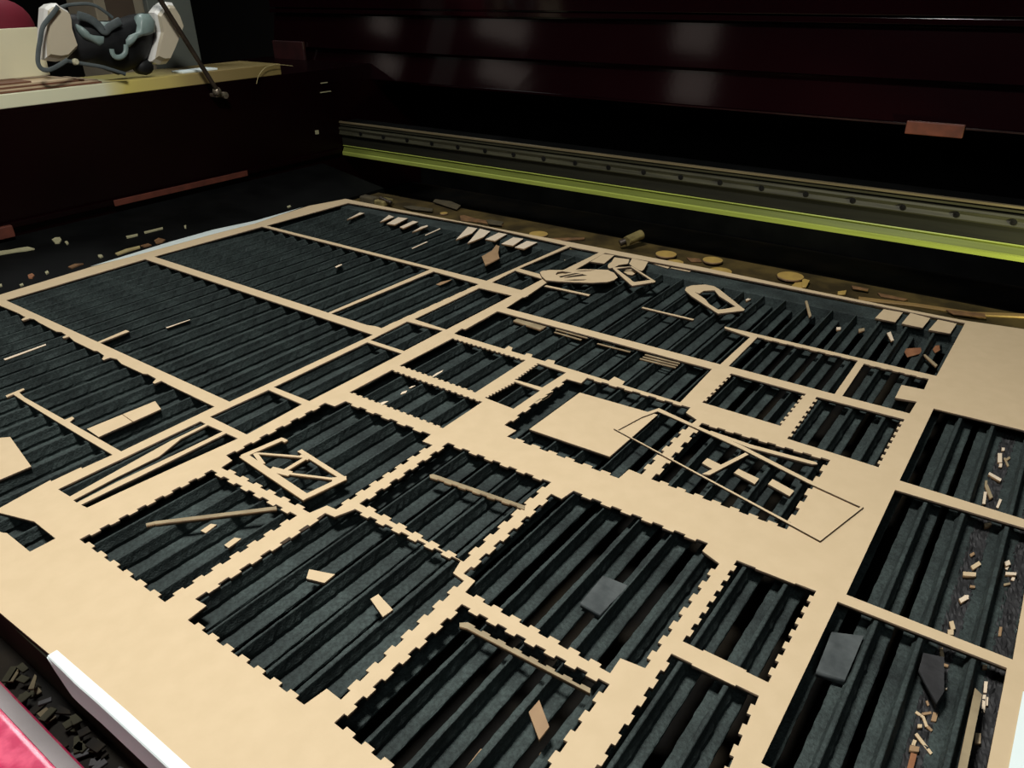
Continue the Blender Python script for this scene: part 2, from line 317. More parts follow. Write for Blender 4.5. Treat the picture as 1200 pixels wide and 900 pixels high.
# all lengths in millimetres
OUTLINE = [(111.5,-105),(106.5,300),(107,443.7),(105.2,511.3),(105.5,1153),(381.1,1151.7),(511.8,1159.5),(641.1,1154.4),(801.3,1146),(929.1,1155.7),(1003.3,1135.8),(1004.5,927.8),(1008,741),(1012.8,579.6),(1016.6,410.5),(1011.9,261.5),(1011.1,153.7),(1012.7,65.8),(1023.1,5.3),(1062,-105)]
HOLES = [
 [(376,1122.3),(579,1124.8),(575.5,631.1),(375.7,633)],
 [(594.1,1124),(791.6,1117.2),(788.7,728.8),(592.1,728)],
 [(592,722.2),(785.1,719.1),(780.6,632.2),(768.3,632.5),(768.3,633.3),(755.9,633.6),(755.9,632.8),(743.6,633.1),(743.6,633.9),(731.3,634.2),(731.2,633.4),(718.9,633.7),(718.9,634.5),(706.6,634.8),(706.6,634),(694.2,634.3),(694.2,635.1),(681.9,635.4),(681.9,634.6),(669.5,634.9),(669.6,635.7),(657.2,636),(657.2,635.2),(644.9,635.5),(644.9,636.3),(632.5,636.6),(632.5,635.8),(620.2,636.1),(620.2,636.9),(607.9,637.2),(607.8,636.4),(595.5,636.7),(595.7,645.6),(592.3,658.3)],
 [(799.9,1115),(984.6,1108.8),(1003.1,809.7),(993.9,624.3),(797.2,631.7),(797.4,729.9)],
 [(796.1,621.1),(853.8,623.3),(846.8,570.2),(794.9,570)],
 [(864.4,623.3),(991.7,616.6),(992.1,564.4),(896.3,566.5),(861.4,583)],
 [(732.1,549.4),(773.9,553.6),(777.7,550.8),(836.8,557.8),(905.2,553.2),(995,555.6),(1001.3,390.8),(1002.6,214.4),(1004.2,64.5),(835.4,65.6),(833.3,296.9),(828.2,295.3),(820.7,260.9),(733.8,261.3)],
 [(632.7,553.1),(649.6,555.2),(650,550.1),(717.7,552.3),(718,264),(631.8,260.6),(631.9,325.5),(640.1,327),(643.6,341.4),(632,341.5),(632.4,410.6),(640,413.7),(638.3,422.5),(632.5,422.3),(632.5,440.6),(638.9,443.6),(638,450.8),(632.5,449.9),(632.6,468.6),(640.5,472.2),(642,479.1),(632.6,478.2)],
 [(532.9,547.5),(622.1,546.2),(622.1,542.8),(620.4,542.8),(620.4,539.4),(622.1,539.4),(622.2,536.1),(620.5,536.1),(620.5,532.7),(622.2,532.7),(622.2,529.3),(620.5,529.3),(620.5,525.9),(622.2,525.9),(622.2,522.6),(620.5,522.5),(620.6,519.2),(622.3,519.2),(622.3,515.8),(620.6,515.8),(620.6,512.4),(622.3,512.4),(622.3,509),(620.6,509),(620.6,505.7),(622.3,505.7),(622.4,502.3),(620.7,502.3),(620.7,498.9),(622.4,498.9),(622.4,495.5),(620.7,495.5),(620.7,492.2),(622.4,492.2),(622.4,488.8),(620.7,488.8),(620.7,485.4),(622.4,485.4),(622.5,482),(620.8,482),(620.8,478.6),(622.5,478.7),(622.5,475.3),(620.8,475.3),(620.8,471.9),(622.5,471.9),(622.5,468.5),(620.8,468.5),(620.9,465.1),(622.6,465.1),(622.6,461.8),(620.9,461.8),(620.9,458.4),(622.6,458.4),(622.6,455),(620.9,455),(620.9,451.6),(622.6,451.6),(622.7,448.3),(621,448.2),(621,444.9),(622.7,444.9),(622.7,441.5),(532.1,440.6),(532.1,444.6),(533.8,444.5),(533.9,448.5),(532.2,448.5),(532.2,452.5),(533.9,452.5),(533.9,456.4),(532.2,456.4),(532.2,460.4),(533.9,460.4),(534,464.3),(532.3,464.4),(532.3,468.3),(534,468.3),(534,472.3),(532.3,472.3),(532.4,476.2),(534.1,476.2),(534.1,480.2),(532.4,480.2),(532.4,484.2),(534.1,484.1),(534.2,488.1),(532.5,488.1),(532.5,492.1),(534.2,492.1),(534.2,496),(532.5,496),(532.5,500),(534.2,500),(534.3,503.9),(532.6,503.9),(532.6,507.9),(534.3,507.9),(534.3,511.9),(532.6,511.9),(532.7,515.8),(534.4,515.8),(534.4,519.8),(532.7,519.8),(532.7,523.7),(534.4,523.7),(534.5,527.7),(532.8,527.7),(532.8,531.7),(534.5,531.7),(534.5,535.6),(532.8,535.6),(532.8,539.6),(534.5,539.6),(534.6,543.5),(532.9,543.5)],
 [(458.8,547.4),(521.4,547.4),(521.4,543.4),(519.7,543.4),(519.7,539.4),(521.4,539.3),(521.4,535.3),(519.7,535.3),(519.7,531.3),(521.4,531.3),(521.4,527.3),(519.7,527.3),(519.7,523.2),(521.4,523.2),(521.4,519.2),(519.7,519.2),(519.6,515.2),(521.3,515.2),(521.3,511.2),(519.6,511.2),(519.6,507.1),(521.3,507.1),(521.3,503.1),(519.6,503.1),(519.6,499.1),(521.3,499.1),(521.3,495.1),(519.6,495.1),(519.6,491),(521.3,491),(521.3,487),(519.6,487),(519.6,483),(521.3,483),(521.3,479),(519.6,479),(519.6,474.9),(521.3,474.9),(521.3,470.9),(519.6,470.9),(519.6,466.9),(521.3,466.9),(521.3,462.9),(519.6,462.9),(519.6,458.8),(521.3,458.8),(521.3,454.8),(519.6,454.8),(519.5,450.8),(521.2,450.8),(521.2,446.8),(519.5,446.8),(519.5,442.7),(521.2,442.7),(521.2,438.7),(519.5,438.7),(519.5,434.7),(521.2,434.7),(521.2,430.7),(519.5,430.7),(519.5,426.6),(521.2,426.6),(521.2,422.6),(459.6,422),(459.6,426.3),(461.3,426.3),(461.2,430.7),(459.5,430.6),(459.5,435),(461.2,435),(461.2,439.3),(459.5,439.3),(459.5,443.6),(461.2,443.6),(461.1,448),(459.4,447.9),(459.4,452.3),(461.1,452.3),(461.1,456.6),(459.4,456.6),(459.4,460.9),(461.1,460.9),(461,465.3),(459.3,465.2),(459.3,469.6),(461,469.6),(461,473.9),(459.3,473.9),(459.2,478.2),(460.9,478.2),(460.9,482.5),(459.2,482.5),(459.2,486.9),(460.9,486.9),(460.9,491.2),(459.2,491.2),(459.1,495.5),(460.8,495.5),(460.8,499.8),(459.1,499.8),(459.1,504.2),(460.8,504.2),(460.7,508.5),(459,508.5),(459,512.8),(460.7,512.8),(460.7,517.1),(459,517.1),(459,521.5),(460.7,521.5),(460.6,525.8),(458.9,525.8),(458.9,530.1),(460.6,530.1),(460.6,534.4),(458.9,534.4),(458.9,538.8),(460.6,538.8),(460.5,543.1),(458.8,543.1)],
 [(578.3,424.5),(581,424.6),(581.1,422.6),(583.7,422.7),(583.7,424.7),(586.3,424.8),(586.4,422.8),(589.1,422.9),(589,424.9),(591.7,425),(591.8,423),(594.5,423.1),(594.4,425.1),(597.1,425.2),(597.2,423.2),(599.8,423.3),(599.8,425.3),(602.4,425.5),(602.5,423.5),(605.2,423.6),(605.1,425.6),(607.8,425.7),(607.9,423.7),(610.6,423.8),(610.5,425.8),(613.2,425.9),(613.2,423.9),(615.9,424),(615.9,426),(618.5,426.1),(618.6,424.1),(621.3,424.2),(621.2,426.2),(623.9,426.3),(622.7,388.4),(580.3,390.4)],
 [(529.1,426.1),(531.5,425.9),(531.3,423.9),(533.7,423.6),(533.9,425.6),(536.3,425.4),(536.1,423.4),(538.4,423.2),(538.6,425.2),(541,424.9),(540.8,422.9),(543.2,422.7),(543.4,424.7),(545.8,424.4),(545.6,422.5),(548,422.2),(548.2,424.2),(550.6,424),(550.4,422),(552.7,421.7),(552.9,423.7),(555.3,423.5),(555.1,421.5),(557.5,421.3),(557.7,423.3),(560.1,423),(559.9,421),(562.3,420.8),(562.5,422.8),(564.9,422.5),(564.7,420.6),(567,420.3),(567.2,422.3),(569.6,422.1),(569.4,420.1),(571.8,419.8),(572,421.8),(574.4,421.6),(573.4,388.6),(527.4,388.9)],
 [(497.4,377.9),(507.7,378.1),(507.7,375.1),(518,375.3),(518,378.3),(528.2,378.5),(528.3,375.5),(538.6,375.7),(538.5,378.7),(548.8,378.9),(548.9,375.9),(559.1,376.1),(559.1,379.1),(569.4,379.3),(569.4,376.3),(579.7,376.5),(579.7,379.5),(589.9,379.7),(590,376.7),(600.3,376.9),(600.2,379.9),(610.5,380.1),(611,362.5),(625.2,363.9),(625.4,355),(623.4,354.9),(623.6,346),(625.6,346.1),(625.9,337.2),(623.9,337.1),(624.1,328.2),(626.1,328.2),(626.3,319.3),(624.3,319.3),(624.5,310.4),(626.5,310.4),(626.8,301.5),(624.8,301.4),(625,292.5),(627,292.6),(627.2,283.7),(625.2,283.6),(625.4,274.7),(627.4,274.7),(627.7,265.8),(625.7,265.8),(625.9,256.9),(627.9,256.9),(628.1,248),(616.5,247.2),(609.9,233.1),(595.5,234),(586.7,233.9),(586.7,236.9),(577.9,236.9),(577.9,233.9),(569.1,233.8),(569.1,236.8),(560.2,236.8),(560.3,233.8),(551.5,233.7),(551.4,236.7),(542.6,236.7),(542.6,233.7),(533.8,233.6),(533.8,236.6),(525,236.6),(525,233.6),(516.2,233.5),(516.2,236.5),(507.4,236.5),(507.4,233.5),(498.6,233.4),(499.2,245.9),(482.4,246.6),(482.4,255.6),(485.4,255.6),(485.4,264.6),(482.4,264.6),(482.4,273.6),(485.4,273.6),(485.3,282.6),(482.3,282.6),(482.3,291.6),(485.3,291.6),(485.3,300.7),(482.3,300.6),(482.3,309.7),(485.3,309.7),(485.3,318.7),(482.3,318.7),(482.3,327.7),(485.3,327.7),(485.2,336.7),(482.2,336.7),(482.2,345.7),(485.2,345.7),(485.2,354.7),(482.2,354.7),(482.2,363.7),(495.7,362.7)],
 [(496.9,223.7),(506.9,224),(507,221),(517,221.3),(517,224.3),(527,224.5),(527.1,221.5),(537.1,221.8),(537,224.8),(547,225.1),(547.1,222.1),(557.1,222.4),(557.1,225.4),(567.1,225.7),(567.2,222.7),(577.2,223),(577.1,226),(587.1,226.2),(587.2,223.2),(597.3,223.5),(597.2,226.5),(607.2,226.8),(607.5,219),(605.3,218.9),(605.6,211.1),(607.8,211.2),(608.1,203.4),(605.9,203.3),(606.3,195.5),(608.5,195.6),(608.8,187.8),(606.6,187.7),(606.9,179.9),(609.1,180),(609.4,172.2),(607.2,172.1),(607.5,164.3),(609.7,164.3),(610,156.5),(607.8,156.5),(608.1,148.6),(610.3,148.7),(610.6,140.9),(608.4,140.8),(608.8,133),(611,133.1),(611.3,125.3),(609.1,125.2),(609.4,117.4),(611.6,117.5),(611.9,109.7),(601.4,109.6),(601.4,112.6),(590.9,112.6),(590.9,109.6),(580.4,109.5),(580.4,112.5),(569.8,112.4),(569.9,109.4),(559.4,109.3),(559.3,112.3),(548.8,112.3),(548.8,109.3),(538.3,109.2),(538.3,112.2),(527.8,112.1),(527.8,109.1),(517.3,109),(517.3,112),(506.8,112),(506.8,109),(496.3,108.9),(496.3,116.6),(499.3,116.5),(499.4,124.2),(496.4,124.2),(496.4,131.9),(499.4,131.8),(499.5,139.5),(496.5,139.5),(496.5,147.2),(499.5,147.2),(499.5,154.8),(496.5,154.8),(496.6,162.5),(499.6,162.5),(499.6,170.1),(496.6,170.1),(496.7,177.8),(499.7,177.8),(499.7,185.4),(496.7,185.4),(496.7,193.1),(499.7,193.1),(499.8,200.7),(496.8,200.7),(496.8,208.4),(499.8,208.4),(499.9,216),(496.9,216)],
 [(644,242.8),(649.1,242.8),(649.1,240.6),(654.2,240.7),(654.1,242.9),(659.2,242.9),(659.2,240.7),(664.3,240.8),(664.3,243),(669.3,243),(669.4,240.8),(674.4,240.8),(674.4,243),(679.5,243.1),(679.5,240.9),(684.6,240.9),(684.5,243.1),(689.6,243.2),(689.6,241),(694.7,241),(694.7,243.2),(699.7,243.2),(699.8,241),(704.8,241.1),(704.8,243.3),(709.9,243.3),(709.9,241.1),(715,241.2),(714.9,243.4),(720,243.4),(719.5,164.5),(714.5,164.5),(714.5,166.7),(709.4,166.7),(709.4,164.5),(704.4,164.5),(704.4,166.7),(699.3,166.7),(699.3,164.5),(694.3,164.5),(694.3,166.7),(689.3,166.7),(689.3,164.5),(684.2,164.5),(684.2,166.7),(679.2,166.6),(679.2,164.4),(674.1,164.4),(674.1,166.6),(669.1,166.6),(669.1,164.4),(664.1,164.4),(664.1,166.6),(659,166.6),(659,164.4),(654,164.4),(654,166.6),(648.9,166.6),(648.9,164.4),(643.9,164.4)],
 [(625.1,151.9),(630.7,152),(630.7,149.8),(636.3,149.9),(636.2,152.1),(641.8,152.3),(641.8,150.1),(647.4,150.2),(647.3,152.4),(652.9,152.5),(652.9,150.3),(658.5,150.4),(658.4,152.6),(664,152.7),(664,150.5),(669.6,150.6),(669.5,152.8),(675.1,153),(675.1,150.8),(680.7,150.9),(680.6,153.1),(686.2,153.2),(686.2,151),(691.8,151.1),(691.7,153.3),(697.3,153.4),(697.3,151.2),(702.9,151.3),(702.8,153.5),(708.4,153.7),(708.4,151.5),(714,151.6),(713.9,153.8),(719.5,153.9),(721.9,72.9),(716.1,72.9),(716.1,75.1),(710.4,75.1),(710.4,72.9),(704.6,72.9),(704.6,75.1),(698.8,75.1),(698.8,72.9),(693.1,72.9),(693.1,75.1),(687.3,75.1),(687.3,72.9),(681.5,72.9),(681.5,75.1),(675.8,75.1),(675.8,72.9),(670,73),(670,75.2),(664.3,75.2),(664.3,73),(658.5,73),(658.5,75.2),(652.7,75.2),(652.7,73),(647,73),(647,75.2),(641.2,75.2),(641.2,73),(635.4,73),(635.4,75.2),(629.7,75.2),(629.7,73),(623.9,73)],
 [(735,252.3),(825.6,253.8),(825.7,245.2),(824.5,245.2),(824.6,236.6),(825.8,236.6),(825.9,228),(824.7,228),(824.9,219.4),(826.1,219.5),(826.2,210.9),(825,210.9),(825.1,202.3),(826.3,202.3),(826.4,193.7),(825.2,193.7),(825.3,185.1),(826.5,185.1),(826.6,176.5),(825.4,176.5),(825.6,167.9),(826.8,168),(826.9,159.4),(825.7,159.4),(825.8,150.8),(827,150.8),(827.1,142.2),(735.3,141)],
 [(735.7,133.6),(823.3,134.9),(823.3,129.1),(822.1,129.1),(822.2,123.2),(823.4,123.2),(823.4,117.4),(822.2,117.4),(822.3,111.6),(823.5,111.6),(823.5,105.8),(822.3,105.8),(822.4,99.9),(823.6,99.9),(823.6,94.1),(822.4,94.1),(822.5,88.3),(823.7,88.3),(823.7,82.5),(822.5,82.4),(822.6,76.6),(823.8,76.6),(823.8,70.8),(796,70),(793.9,90.8),(761.6,89.9),(765.1,70.6),(736.5,71.4)],
 [(759.7,54.6),(763.4,-44),(613.1,-44),(613.4,53.9)],
 [(597.3,53.9),(601.4,-44),(451.2,-45.7),(450.5,52.8)],
 [(440.3,55.6),(441.9,-43.7),(294.4,-44),(293.4,54.5)],
 [(347.9,125.6),(354.1,125.7),(354.1,123.3),(360.4,123.3),(360.3,125.7),(366.5,125.8),(366.6,123.4),(372.8,123.5),(372.8,125.9),(379,125.9),(379,123.5),(385.2,123.6),(385.2,126),(391.4,126.1),(391.4,123.7),(397.6,123.7),(397.6,126.1),(403.8,126.2),(403.8,123.8),(410.1,123.9),(410,126.3),(416.2,126.3),(416.3,123.9),(422.5,124),(422.5,126.4),(428.7,126.5),(428.7,124.1),(434.9,124.1),(434.9,126.5),(441.1,126.6),(441.4,112.5),(440.2,112.5),(440.7,84.4),(441.9,84.5),(442.2,70.4),(435.9,70.4),(435.9,72.8),(429.6,72.7),(429.6,70.3),(423.3,70.3),(423.3,72.7),(417,72.7),(417,70.3),(410.7,70.3),(410.7,72.7),(404.4,72.6),(404.4,70.2),(398.1,70.2),(398.1,72.6),(391.8,72.6),(391.8,70.2),(385.5,70.2),(385.5,72.6),(379.2,72.5),(379.2,70.1),(372.9,70.1),(372.9,72.5),(366.6,72.5),(366.6,70.1),(360.3,70.1),(360.3,72.5),(354,72.4),(354,70),(347.7,70),(347.8,83.9),(348.9,83.9),(349,111.7),(347.8,111.7)],
 [(334.7,126.9),(334.8,113),(333.6,112.9),(333.8,85),(335,85),(335.1,71.1),(327.3,70.5),(327.2,72.9),(319.4,72.4),(319.6,70),(311.8,69.4),(311.6,71.8),(303.8,71.3),(304,68.9),(296.2,68.3),(296.1,70.7),(288.3,70.1),(288.5,67.7),(280.7,67.2),(280.5,69.6),(272.8,69),(272.9,66.6),(265.2,66.1),(265,68.5),(257.2,67.9),(257.4,65.5),(249.6,65),(249.5,67.3),(241.7,66.8),(241.9,64.4),(234.1,63.8),(233.9,66.2),(226.1,65.7),(226.3,63.3),(218.5,62.7),(218.4,65.1),(210.6,64.6),(210.8,62.2),(203,61.6),(203,125.2),(210.7,125.3),(210.8,122.9),(218.5,123),(218.5,125.4),(226.2,125.5),(226.3,123.1),(234,123.2),(234,125.6),(241.7,125.7),(241.8,123.3),(249.5,123.4),(249.5,125.8),(257.2,125.9),(257.3,123.5),(265,123.6),(265,126),(272.7,126.1),(272.8,123.7),(280.5,123.8),(280.5,126.2),(288.2,126.3),(288.2,123.9),(296,124),(296,126.4),(303.7,126.5),(303.7,124.1),(311.5,124.2),(311.5,126.6),(319.2,126.7),(319.2,124.3),(327,124.4),(327,126.8)],
 [(316.1,279.6),(325,279.7),(325,276.9),(333.9,277),(333.9,279.8),(342.8,279.9),(342.8,277.1),(351.7,277.3),(351.7,280.1),(360.6,280.2),(360.6,277.4),(369.5,277.5),(369.5,280.3),(378.3,280.4),(378.4,277.6),(387.3,277.7),(387.2,280.5),(396.1,280.6),(396.2,277.8),(405.1,278),(405,280.8),(413.9,280.9),(414,278.1),(422.8,278.2),(422.8,281),(431.7,281.1),(430.6,270.4),(445.6,268.4),(445.7,259.4),(442.9,259.3),(443,250.3),(445.8,250.4),(445.9,241.3),(443.1,241.3),(443.2,232.3),(446,232.3),(446.1,223.3),(443.3,223.3),(443.4,214.2),(446.2,214.3),(446.4,205.2),(443.6,205.2),(443.7,196.2),(446.5,196.2),(446.6,187.2),(443.8,187.2),(443.9,178.1),(446.7,178.2),(446.8,169.1),(444,169.1),(444.1,160.1),(446.9,160.1),(447,151.1),(436.4,151.1),(430.4,135.4),(422.7,135.4),(422.7,138.2),(415,138.1),(415,135.3),(407.3,135.3),(407.3,138.1),(399.6,138.1),(399.6,135.3),(391.9,135.2),(391.9,138),(384.1,138),(384.2,135.2),(376.5,135.2),(376.4,138),(368.7,137.9),(368.7,135.1),(361,135.1),(361,137.9),(353.3,137.9),(353.3,135.1),(345.6,135),(345.6,137.8),(337.9,137.8),(337.9,135),(330.2,135),(330.2,137.8),(322.5,137.7),(322.5,134.9),(314.8,134.9),(312.9,151),(299,150.4),(299.2,158.1),(302,158.1),(302.2,165.8),(299.4,165.9),(299.6,173.6),(302.4,173.6),(302.6,181.3),(299.8,181.4),(300,189.1),(302.8,189.1),(303,196.8),(300.2,196.9),(300.4,204.6),(303.2,204.6),(303.5,212.3),(300.7,212.4),(300.9,220.1),(303.7,220),(303.9,227.8),(301.1,227.9),(301.3,235.6),(304.1,235.5),(304.3,243.3),(301.5,243.4),(301.7,251.1),(304.5,251),(304.7,258.8),(301.9,258.9),(302.1,266.6),(315.1,268)],
 [(331.4,400.9),(340,401),(340,398.2),(348.6,398.2),(348.6,401),(357.2,401.1),(357.2,398.3),(365.8,398.3),(365.8,401.1),(374.4,401.2),(374.4,398.4),(383,398.5),(383,401.3),(391.6,401.3),(391.6,398.5),(400.2,398.6),(400.2,401.4),(408.8,401.5),(408.8,398.7),(417.4,398.7),(417.4,401.5),(426,401.6),(426,398.8),(434.6,398.8),(434.6,401.6),(443.2,401.7),(443.4,393.1),(440.6,393.1),(440.7,384.5),(443.5,384.5),(443.7,375.9),(440.9,375.9),(441,367.3),(443.8,367.4),(444,358.8),(441.2,358.7),(441.3,350.1),(444.1,350.2),(444.3,341.6),(441.5,341.6),(441.6,333),(444.4,333),(444.6,324.4),(441.8,324.4),(441.9,315.8),(444.7,315.9),(444.9,307.3),(442.1,307.2),(442.2,298.6),(445,298.7),(445.2,290.1),(436,289.9),(435.9,292.7),(426.8,292.5),(426.8,289.7),(417.6,289.5),(417.6,292.3),(408.4,292.1),(408.4,289.3),(399.2,289.1),(399.2,291.9),(390,291.7),(390,288.9),(380.9,288.6),(380.8,291.4),(371.6,291.2),(371.7,288.4),(362.5,288.2),(362.4,291),(353.2,290.8),(353.3,288),(344.1,287.8),(344,290.6),(334.8,290.4),(334.9,287.6),(325.7,287.4),(326.1,296.1),(328.9,296),(329.4,304.7),(326.6,304.9),(327,313.6),(329.8,313.5),(330.3,322.2),(327.5,322.3),(327.9,331.1),(330.7,330.9),(331.1,339.6),(328.3,339.8),(328.8,348.5),(331.6,348.4),(332,357.1),(329.2,357.2),(329.6,366),(332.4,365.8),(332.9,374.6),(330.1,374.7),(330.5,383.4),(333.3,383.3),(333.8,392),(331,392.2)],
 [(313,551.2),(322,551.2),(322,548.4),(330.9,548.4),(330.9,551.2),(339.9,551.2),(339.9,548.4),(348.9,548.5),(348.8,551.3),(357.8,551.3),(357.8,548.5),(366.8,548.5),(366.8,551.3),(375.7,551.3),(375.7,548.5),(384.7,548.5),(384.7,551.3),(393.7,551.3),(393.7,548.5),(402.6,548.6),(402.6,551.4),(411.6,551.4),(411.6,548.6),(420.5,548.6),(420.5,551.4),(429.5,551.4),(430.1,538.3),(443.7,537),(443.8,526.7),(441,526.7),(441.1,516.4),(443.9,516.4),(444,506.2),(441.2,506.1),(441.3,495.8),(444.1,495.9),(444.2,485.6),(441.4,485.6),(441.6,475.3),(444.4,475.3),(444.5,465),(441.7,465),(441.8,454.7),(444.6,454.7),(444.7,444.5),(441.9,444.4),(442,434.2),(444.8,434.2),(444.9,423.9),(431.4,422.4),(431.9,410.4),(424.1,410.4),(424.1,413.2),(416.3,413.2),(416.3,410.4),(408.6,410.4),(408.6,413.2),(400.8,413.2),(400.8,410.4),(393,410.4),(393,413.2),(385.2,413.2),(385.2,410.4),(377.4,410.4),(377.4,413.2),(369.7,413.1),(369.7,410.3),(361.9,410.3),(361.9,413.1),(354.1,413.1),(354.1,410.3),(346.3,410.3),(346.3,413.1),(338.5,413.1),(338.5,410.3),(330.8,410.3),(330.8,413.1),(323,413.1),(323,410.3),(315.2,410.3),(314.5,420.5),(300,424.3),(299.9,433),(302.7,433.1),(302.5,441.8),(299.7,441.8),(299.6,450.5),(302.4,450.6),(302.3,459.3),(299.5,459.3),(299.3,468),(302.1,468.1),(302,476.8),(299.2,476.8),(299.1,485.5),(301.9,485.6),(301.8,494.3),(299,494.3),(298.8,503),(301.6,503.1),(301.5,511.8),(298.7,511.8),(298.6,520.5),(301.4,520.5),(301.2,529.3),(298.4,529.3),(298.3,538),(311,539.7)],
 [(176.2,543.6),(183.9,543.5),(183.9,540.7),(191.6,540.6),(191.6,543.4),(199.3,543.3),(199.3,540.5),(207,540.4),(207,543.2),(214.7,543.1),(214.7,540.3),(222.4,540.2),(222.4,543),(230.1,542.9),(230.1,540.1),(237.8,540.1),(237.8,542.9),(245.5,542.8),(245.5,540),(253.2,539.9),(253.2,542.7),(260.9,542.6),(260.9,539.8),(268.6,539.7),(268.6,542.5),(276.3,542.4),(276.3,539.6),(284,539.5),(284,542.3),(291.7,542.2),(291.7,533.6),(288.9,533.6),(288.9,524.9),(291.7,524.9),(291.8,516.3),(289,516.3),(289,507.6),(291.8,507.6),(291.8,499),(289,499),(289,490.4),(291.8,490.4),(291.9,481.7),(289.1,481.7),(289.1,473.1),(291.9,473.1),(291.9,464.5),(289.1,464.4),(289.1,455.8),(291.9,455.8),(292,447.2),(289.2,447.2),(289.2,438.5),(292,438.5),(292,429.9),(284.3,429.8),(284.2,432.6),(276.5,432.5),(276.5,429.7),(268.8,429.7),(268.8,432.5),(261,432.4),(261,429.6),(253.3,429.5),(253.3,432.3),(245.5,432.2),(245.6,429.4),(237.8,429.3),(237.8,432.1),(230.1,432.1),(230.1,429.3),(222.3,429.2),(222.3,432),(214.6,431.9),(214.6,429.1),(206.9,429),(206.8,431.8),(199.1,431.7),(199.1,428.9),(191.4,428.9),(191.4,431.7),(183.6,431.6),(183.6,428.8),(175.9,428.7),(175.9,437.5),(178.7,437.5),(178.7,446.4),(175.9,446.4),(176,455.2),(178.8,455.2),(178.8,464),(176,464.1),(176,472.9),(178.8,472.9),(178.8,481.7),(176,481.7),(176.1,490.6),(178.9,490.6),(178.9,499.4),(176.1,499.4),(176.1,508.2),(178.9,508.2),(178.9,517.1),(176.1,517.1),(176.2,525.9),(179,525.9),(179,534.8),(176.2,534.8)],
 [(175.2,401),(190.5,402.4),(189.6,414.3),(198.6,414.3),(198.6,411.5),(207.7,411.5),(207.7,414.3),(216.7,414.3),(216.7,411.5),(225.7,411.5),(225.7,414.3),(234.8,414.3),(234.8,411.5),(243.8,411.5),(243.8,414.3),(252.8,414.2),(252.8,411.4),(261.8,411.4),(261.8,414.2),(270.9,414.2),(270.9,411.4),(279.9,411.4),(279.9,414.2),(288.9,414.2),(288.9,411.4),(298,411.4),(298,414.2),(307,414.2),(307.9,404.3),(324.3,398.3),(324.4,389.9),(321.6,389.9),(321.7,381.6),(324.5,381.6),(324.6,373.2),(321.8,373.2),(321.9,364.9),(324.7,364.9),(324.8,356.5),(322,356.5),(322.1,348.1),(324.9,348.2),(324.9,339.8),(322.1,339.8),(322.2,331.4),(325,331.5),(325.1,323.1),(322.3,323.1),(322.4,314.7),(325.2,314.8),(325.3,306.4),(322.5,306.4),(322.6,298),(325.4,298.1),(325.5,289.7),(312.2,285.8),(310.6,274.4),(302.6,274.1),(302.5,276.9),(294.5,276.6),(294.6,273.8),(286.5,273.5),(286.4,276.3),(278.4,276),(278.5,273.2),(270.5,272.9),(270.4,275.7),(262.4,275.4),(262.5,272.6),(254.5,272.3),(254.4,275.1),(246.3,274.7),(246.4,271.9),(238.4,271.6),(238.3,274.4),(230.3,274.1),(230.4,271.3),(222.4,271),(222.3,273.8),(214.3,273.5),(214.4,270.7),(206.3,270.4),(206.2,273.2),(198.2,272.9),(198.3,270.1),(190.3,269.8),(190.9,282.7),(175.3,284.7),(175.3,292.5),(178.1,292.5),(178.1,300.2),(175.3,300.2),(175.3,308),(178.1,308),(178.1,315.7),(175.3,315.7),(175.3,323.5),(178.1,323.5),(178.1,331.2),(175.3,331.2),(175.3,339),(178.1,339),(178,346.7),(175.2,346.7),(175.2,354.5),(178,354.5),(178,362.2),(175.2,362.2),(175.2,370),(178,370),(178,377.7),(175.2,377.7),(175.2,385.5),(178,385.5),(178,393.2),(175.2,393.2)],
 [(177,261.1),(184.7,261.1),(184.7,258.3),(192.4,258.3),(192.4,261.1),(200,261.1),(200,258.3),(207.7,258.4),(207.7,261.2),(215.4,261.2),(215.4,258.4),(223.1,258.4),(223.1,261.2),(230.8,261.2),(230.8,258.4),(238.4,258.4),(238.4,261.2),(246.1,261.2),(246.1,258.4),(253.8,258.4),(253.8,261.2),(261.5,261.2),(261.5,258.4),(269.2,258.5),(269.2,261.3),(276.8,261.3),(276.8,258.5),(284.5,258.5),(284.5,261.3),(292.2,261.3),(292.2,253.6),(289.4,253.7),(289.3,246),(292.1,246),(292.1,238.3),(289.3,238.4),(289.3,230.7),(292.1,230.7),(292,223),(289.2,223),(289.2,215.4),(292,215.4),(292,207.7),(289.2,207.7),(289.1,200.1),(291.9,200.1),(291.9,192.4),(289.1,192.4),(289.1,184.8),(291.9,184.8),(291.8,177.1),(289,177.1),(289,169.5),(291.8,169.5),(291.8,161.8),(289,161.8),(288.9,154.2),(291.7,154.2),(291.7,146.5),(283.7,146.4),(283.7,149.2),(275.7,149.1),(275.8,146.3),(267.8,146.2),(267.7,149),(259.8,148.9),(259.8,146.1),(251.8,146),(251.8,148.8),(243.8,148.7),(243.9,145.9),(235.9,145.8),(235.9,148.6),(227.9,148.5),(227.9,145.7),(219.9,145.6),(219.9,148.4),(211.9,148.3),(212,145.5),(204,145.4),(204,148.2),(196,148.1),(196,145.3),(188,145.2),(188,148),(180,147.9),(180.1,145.1),(172.1,145),(172.4,152.7),(175.2,152.6),(175.6,160.4),(172.8,160.5),(173.1,168.2),(175.9,168.1),(176.2,175.8),(173.4,176),(173.7,183.7),(176.5,183.6),(176.9,191.3),(174.1,191.4),(174.4,199.2),(177.2,199.1),(177.5,206.8),(174.7,206.9),(175,214.7),(177.8,214.5),(178.2,222.3),(175.4,222.4),(175.7,230.1),(178.5,230),(178.8,237.8),(176,237.9),(176.3,245.6),(179.1,245.5),(179.5,253.2),(176.7,253.4)],
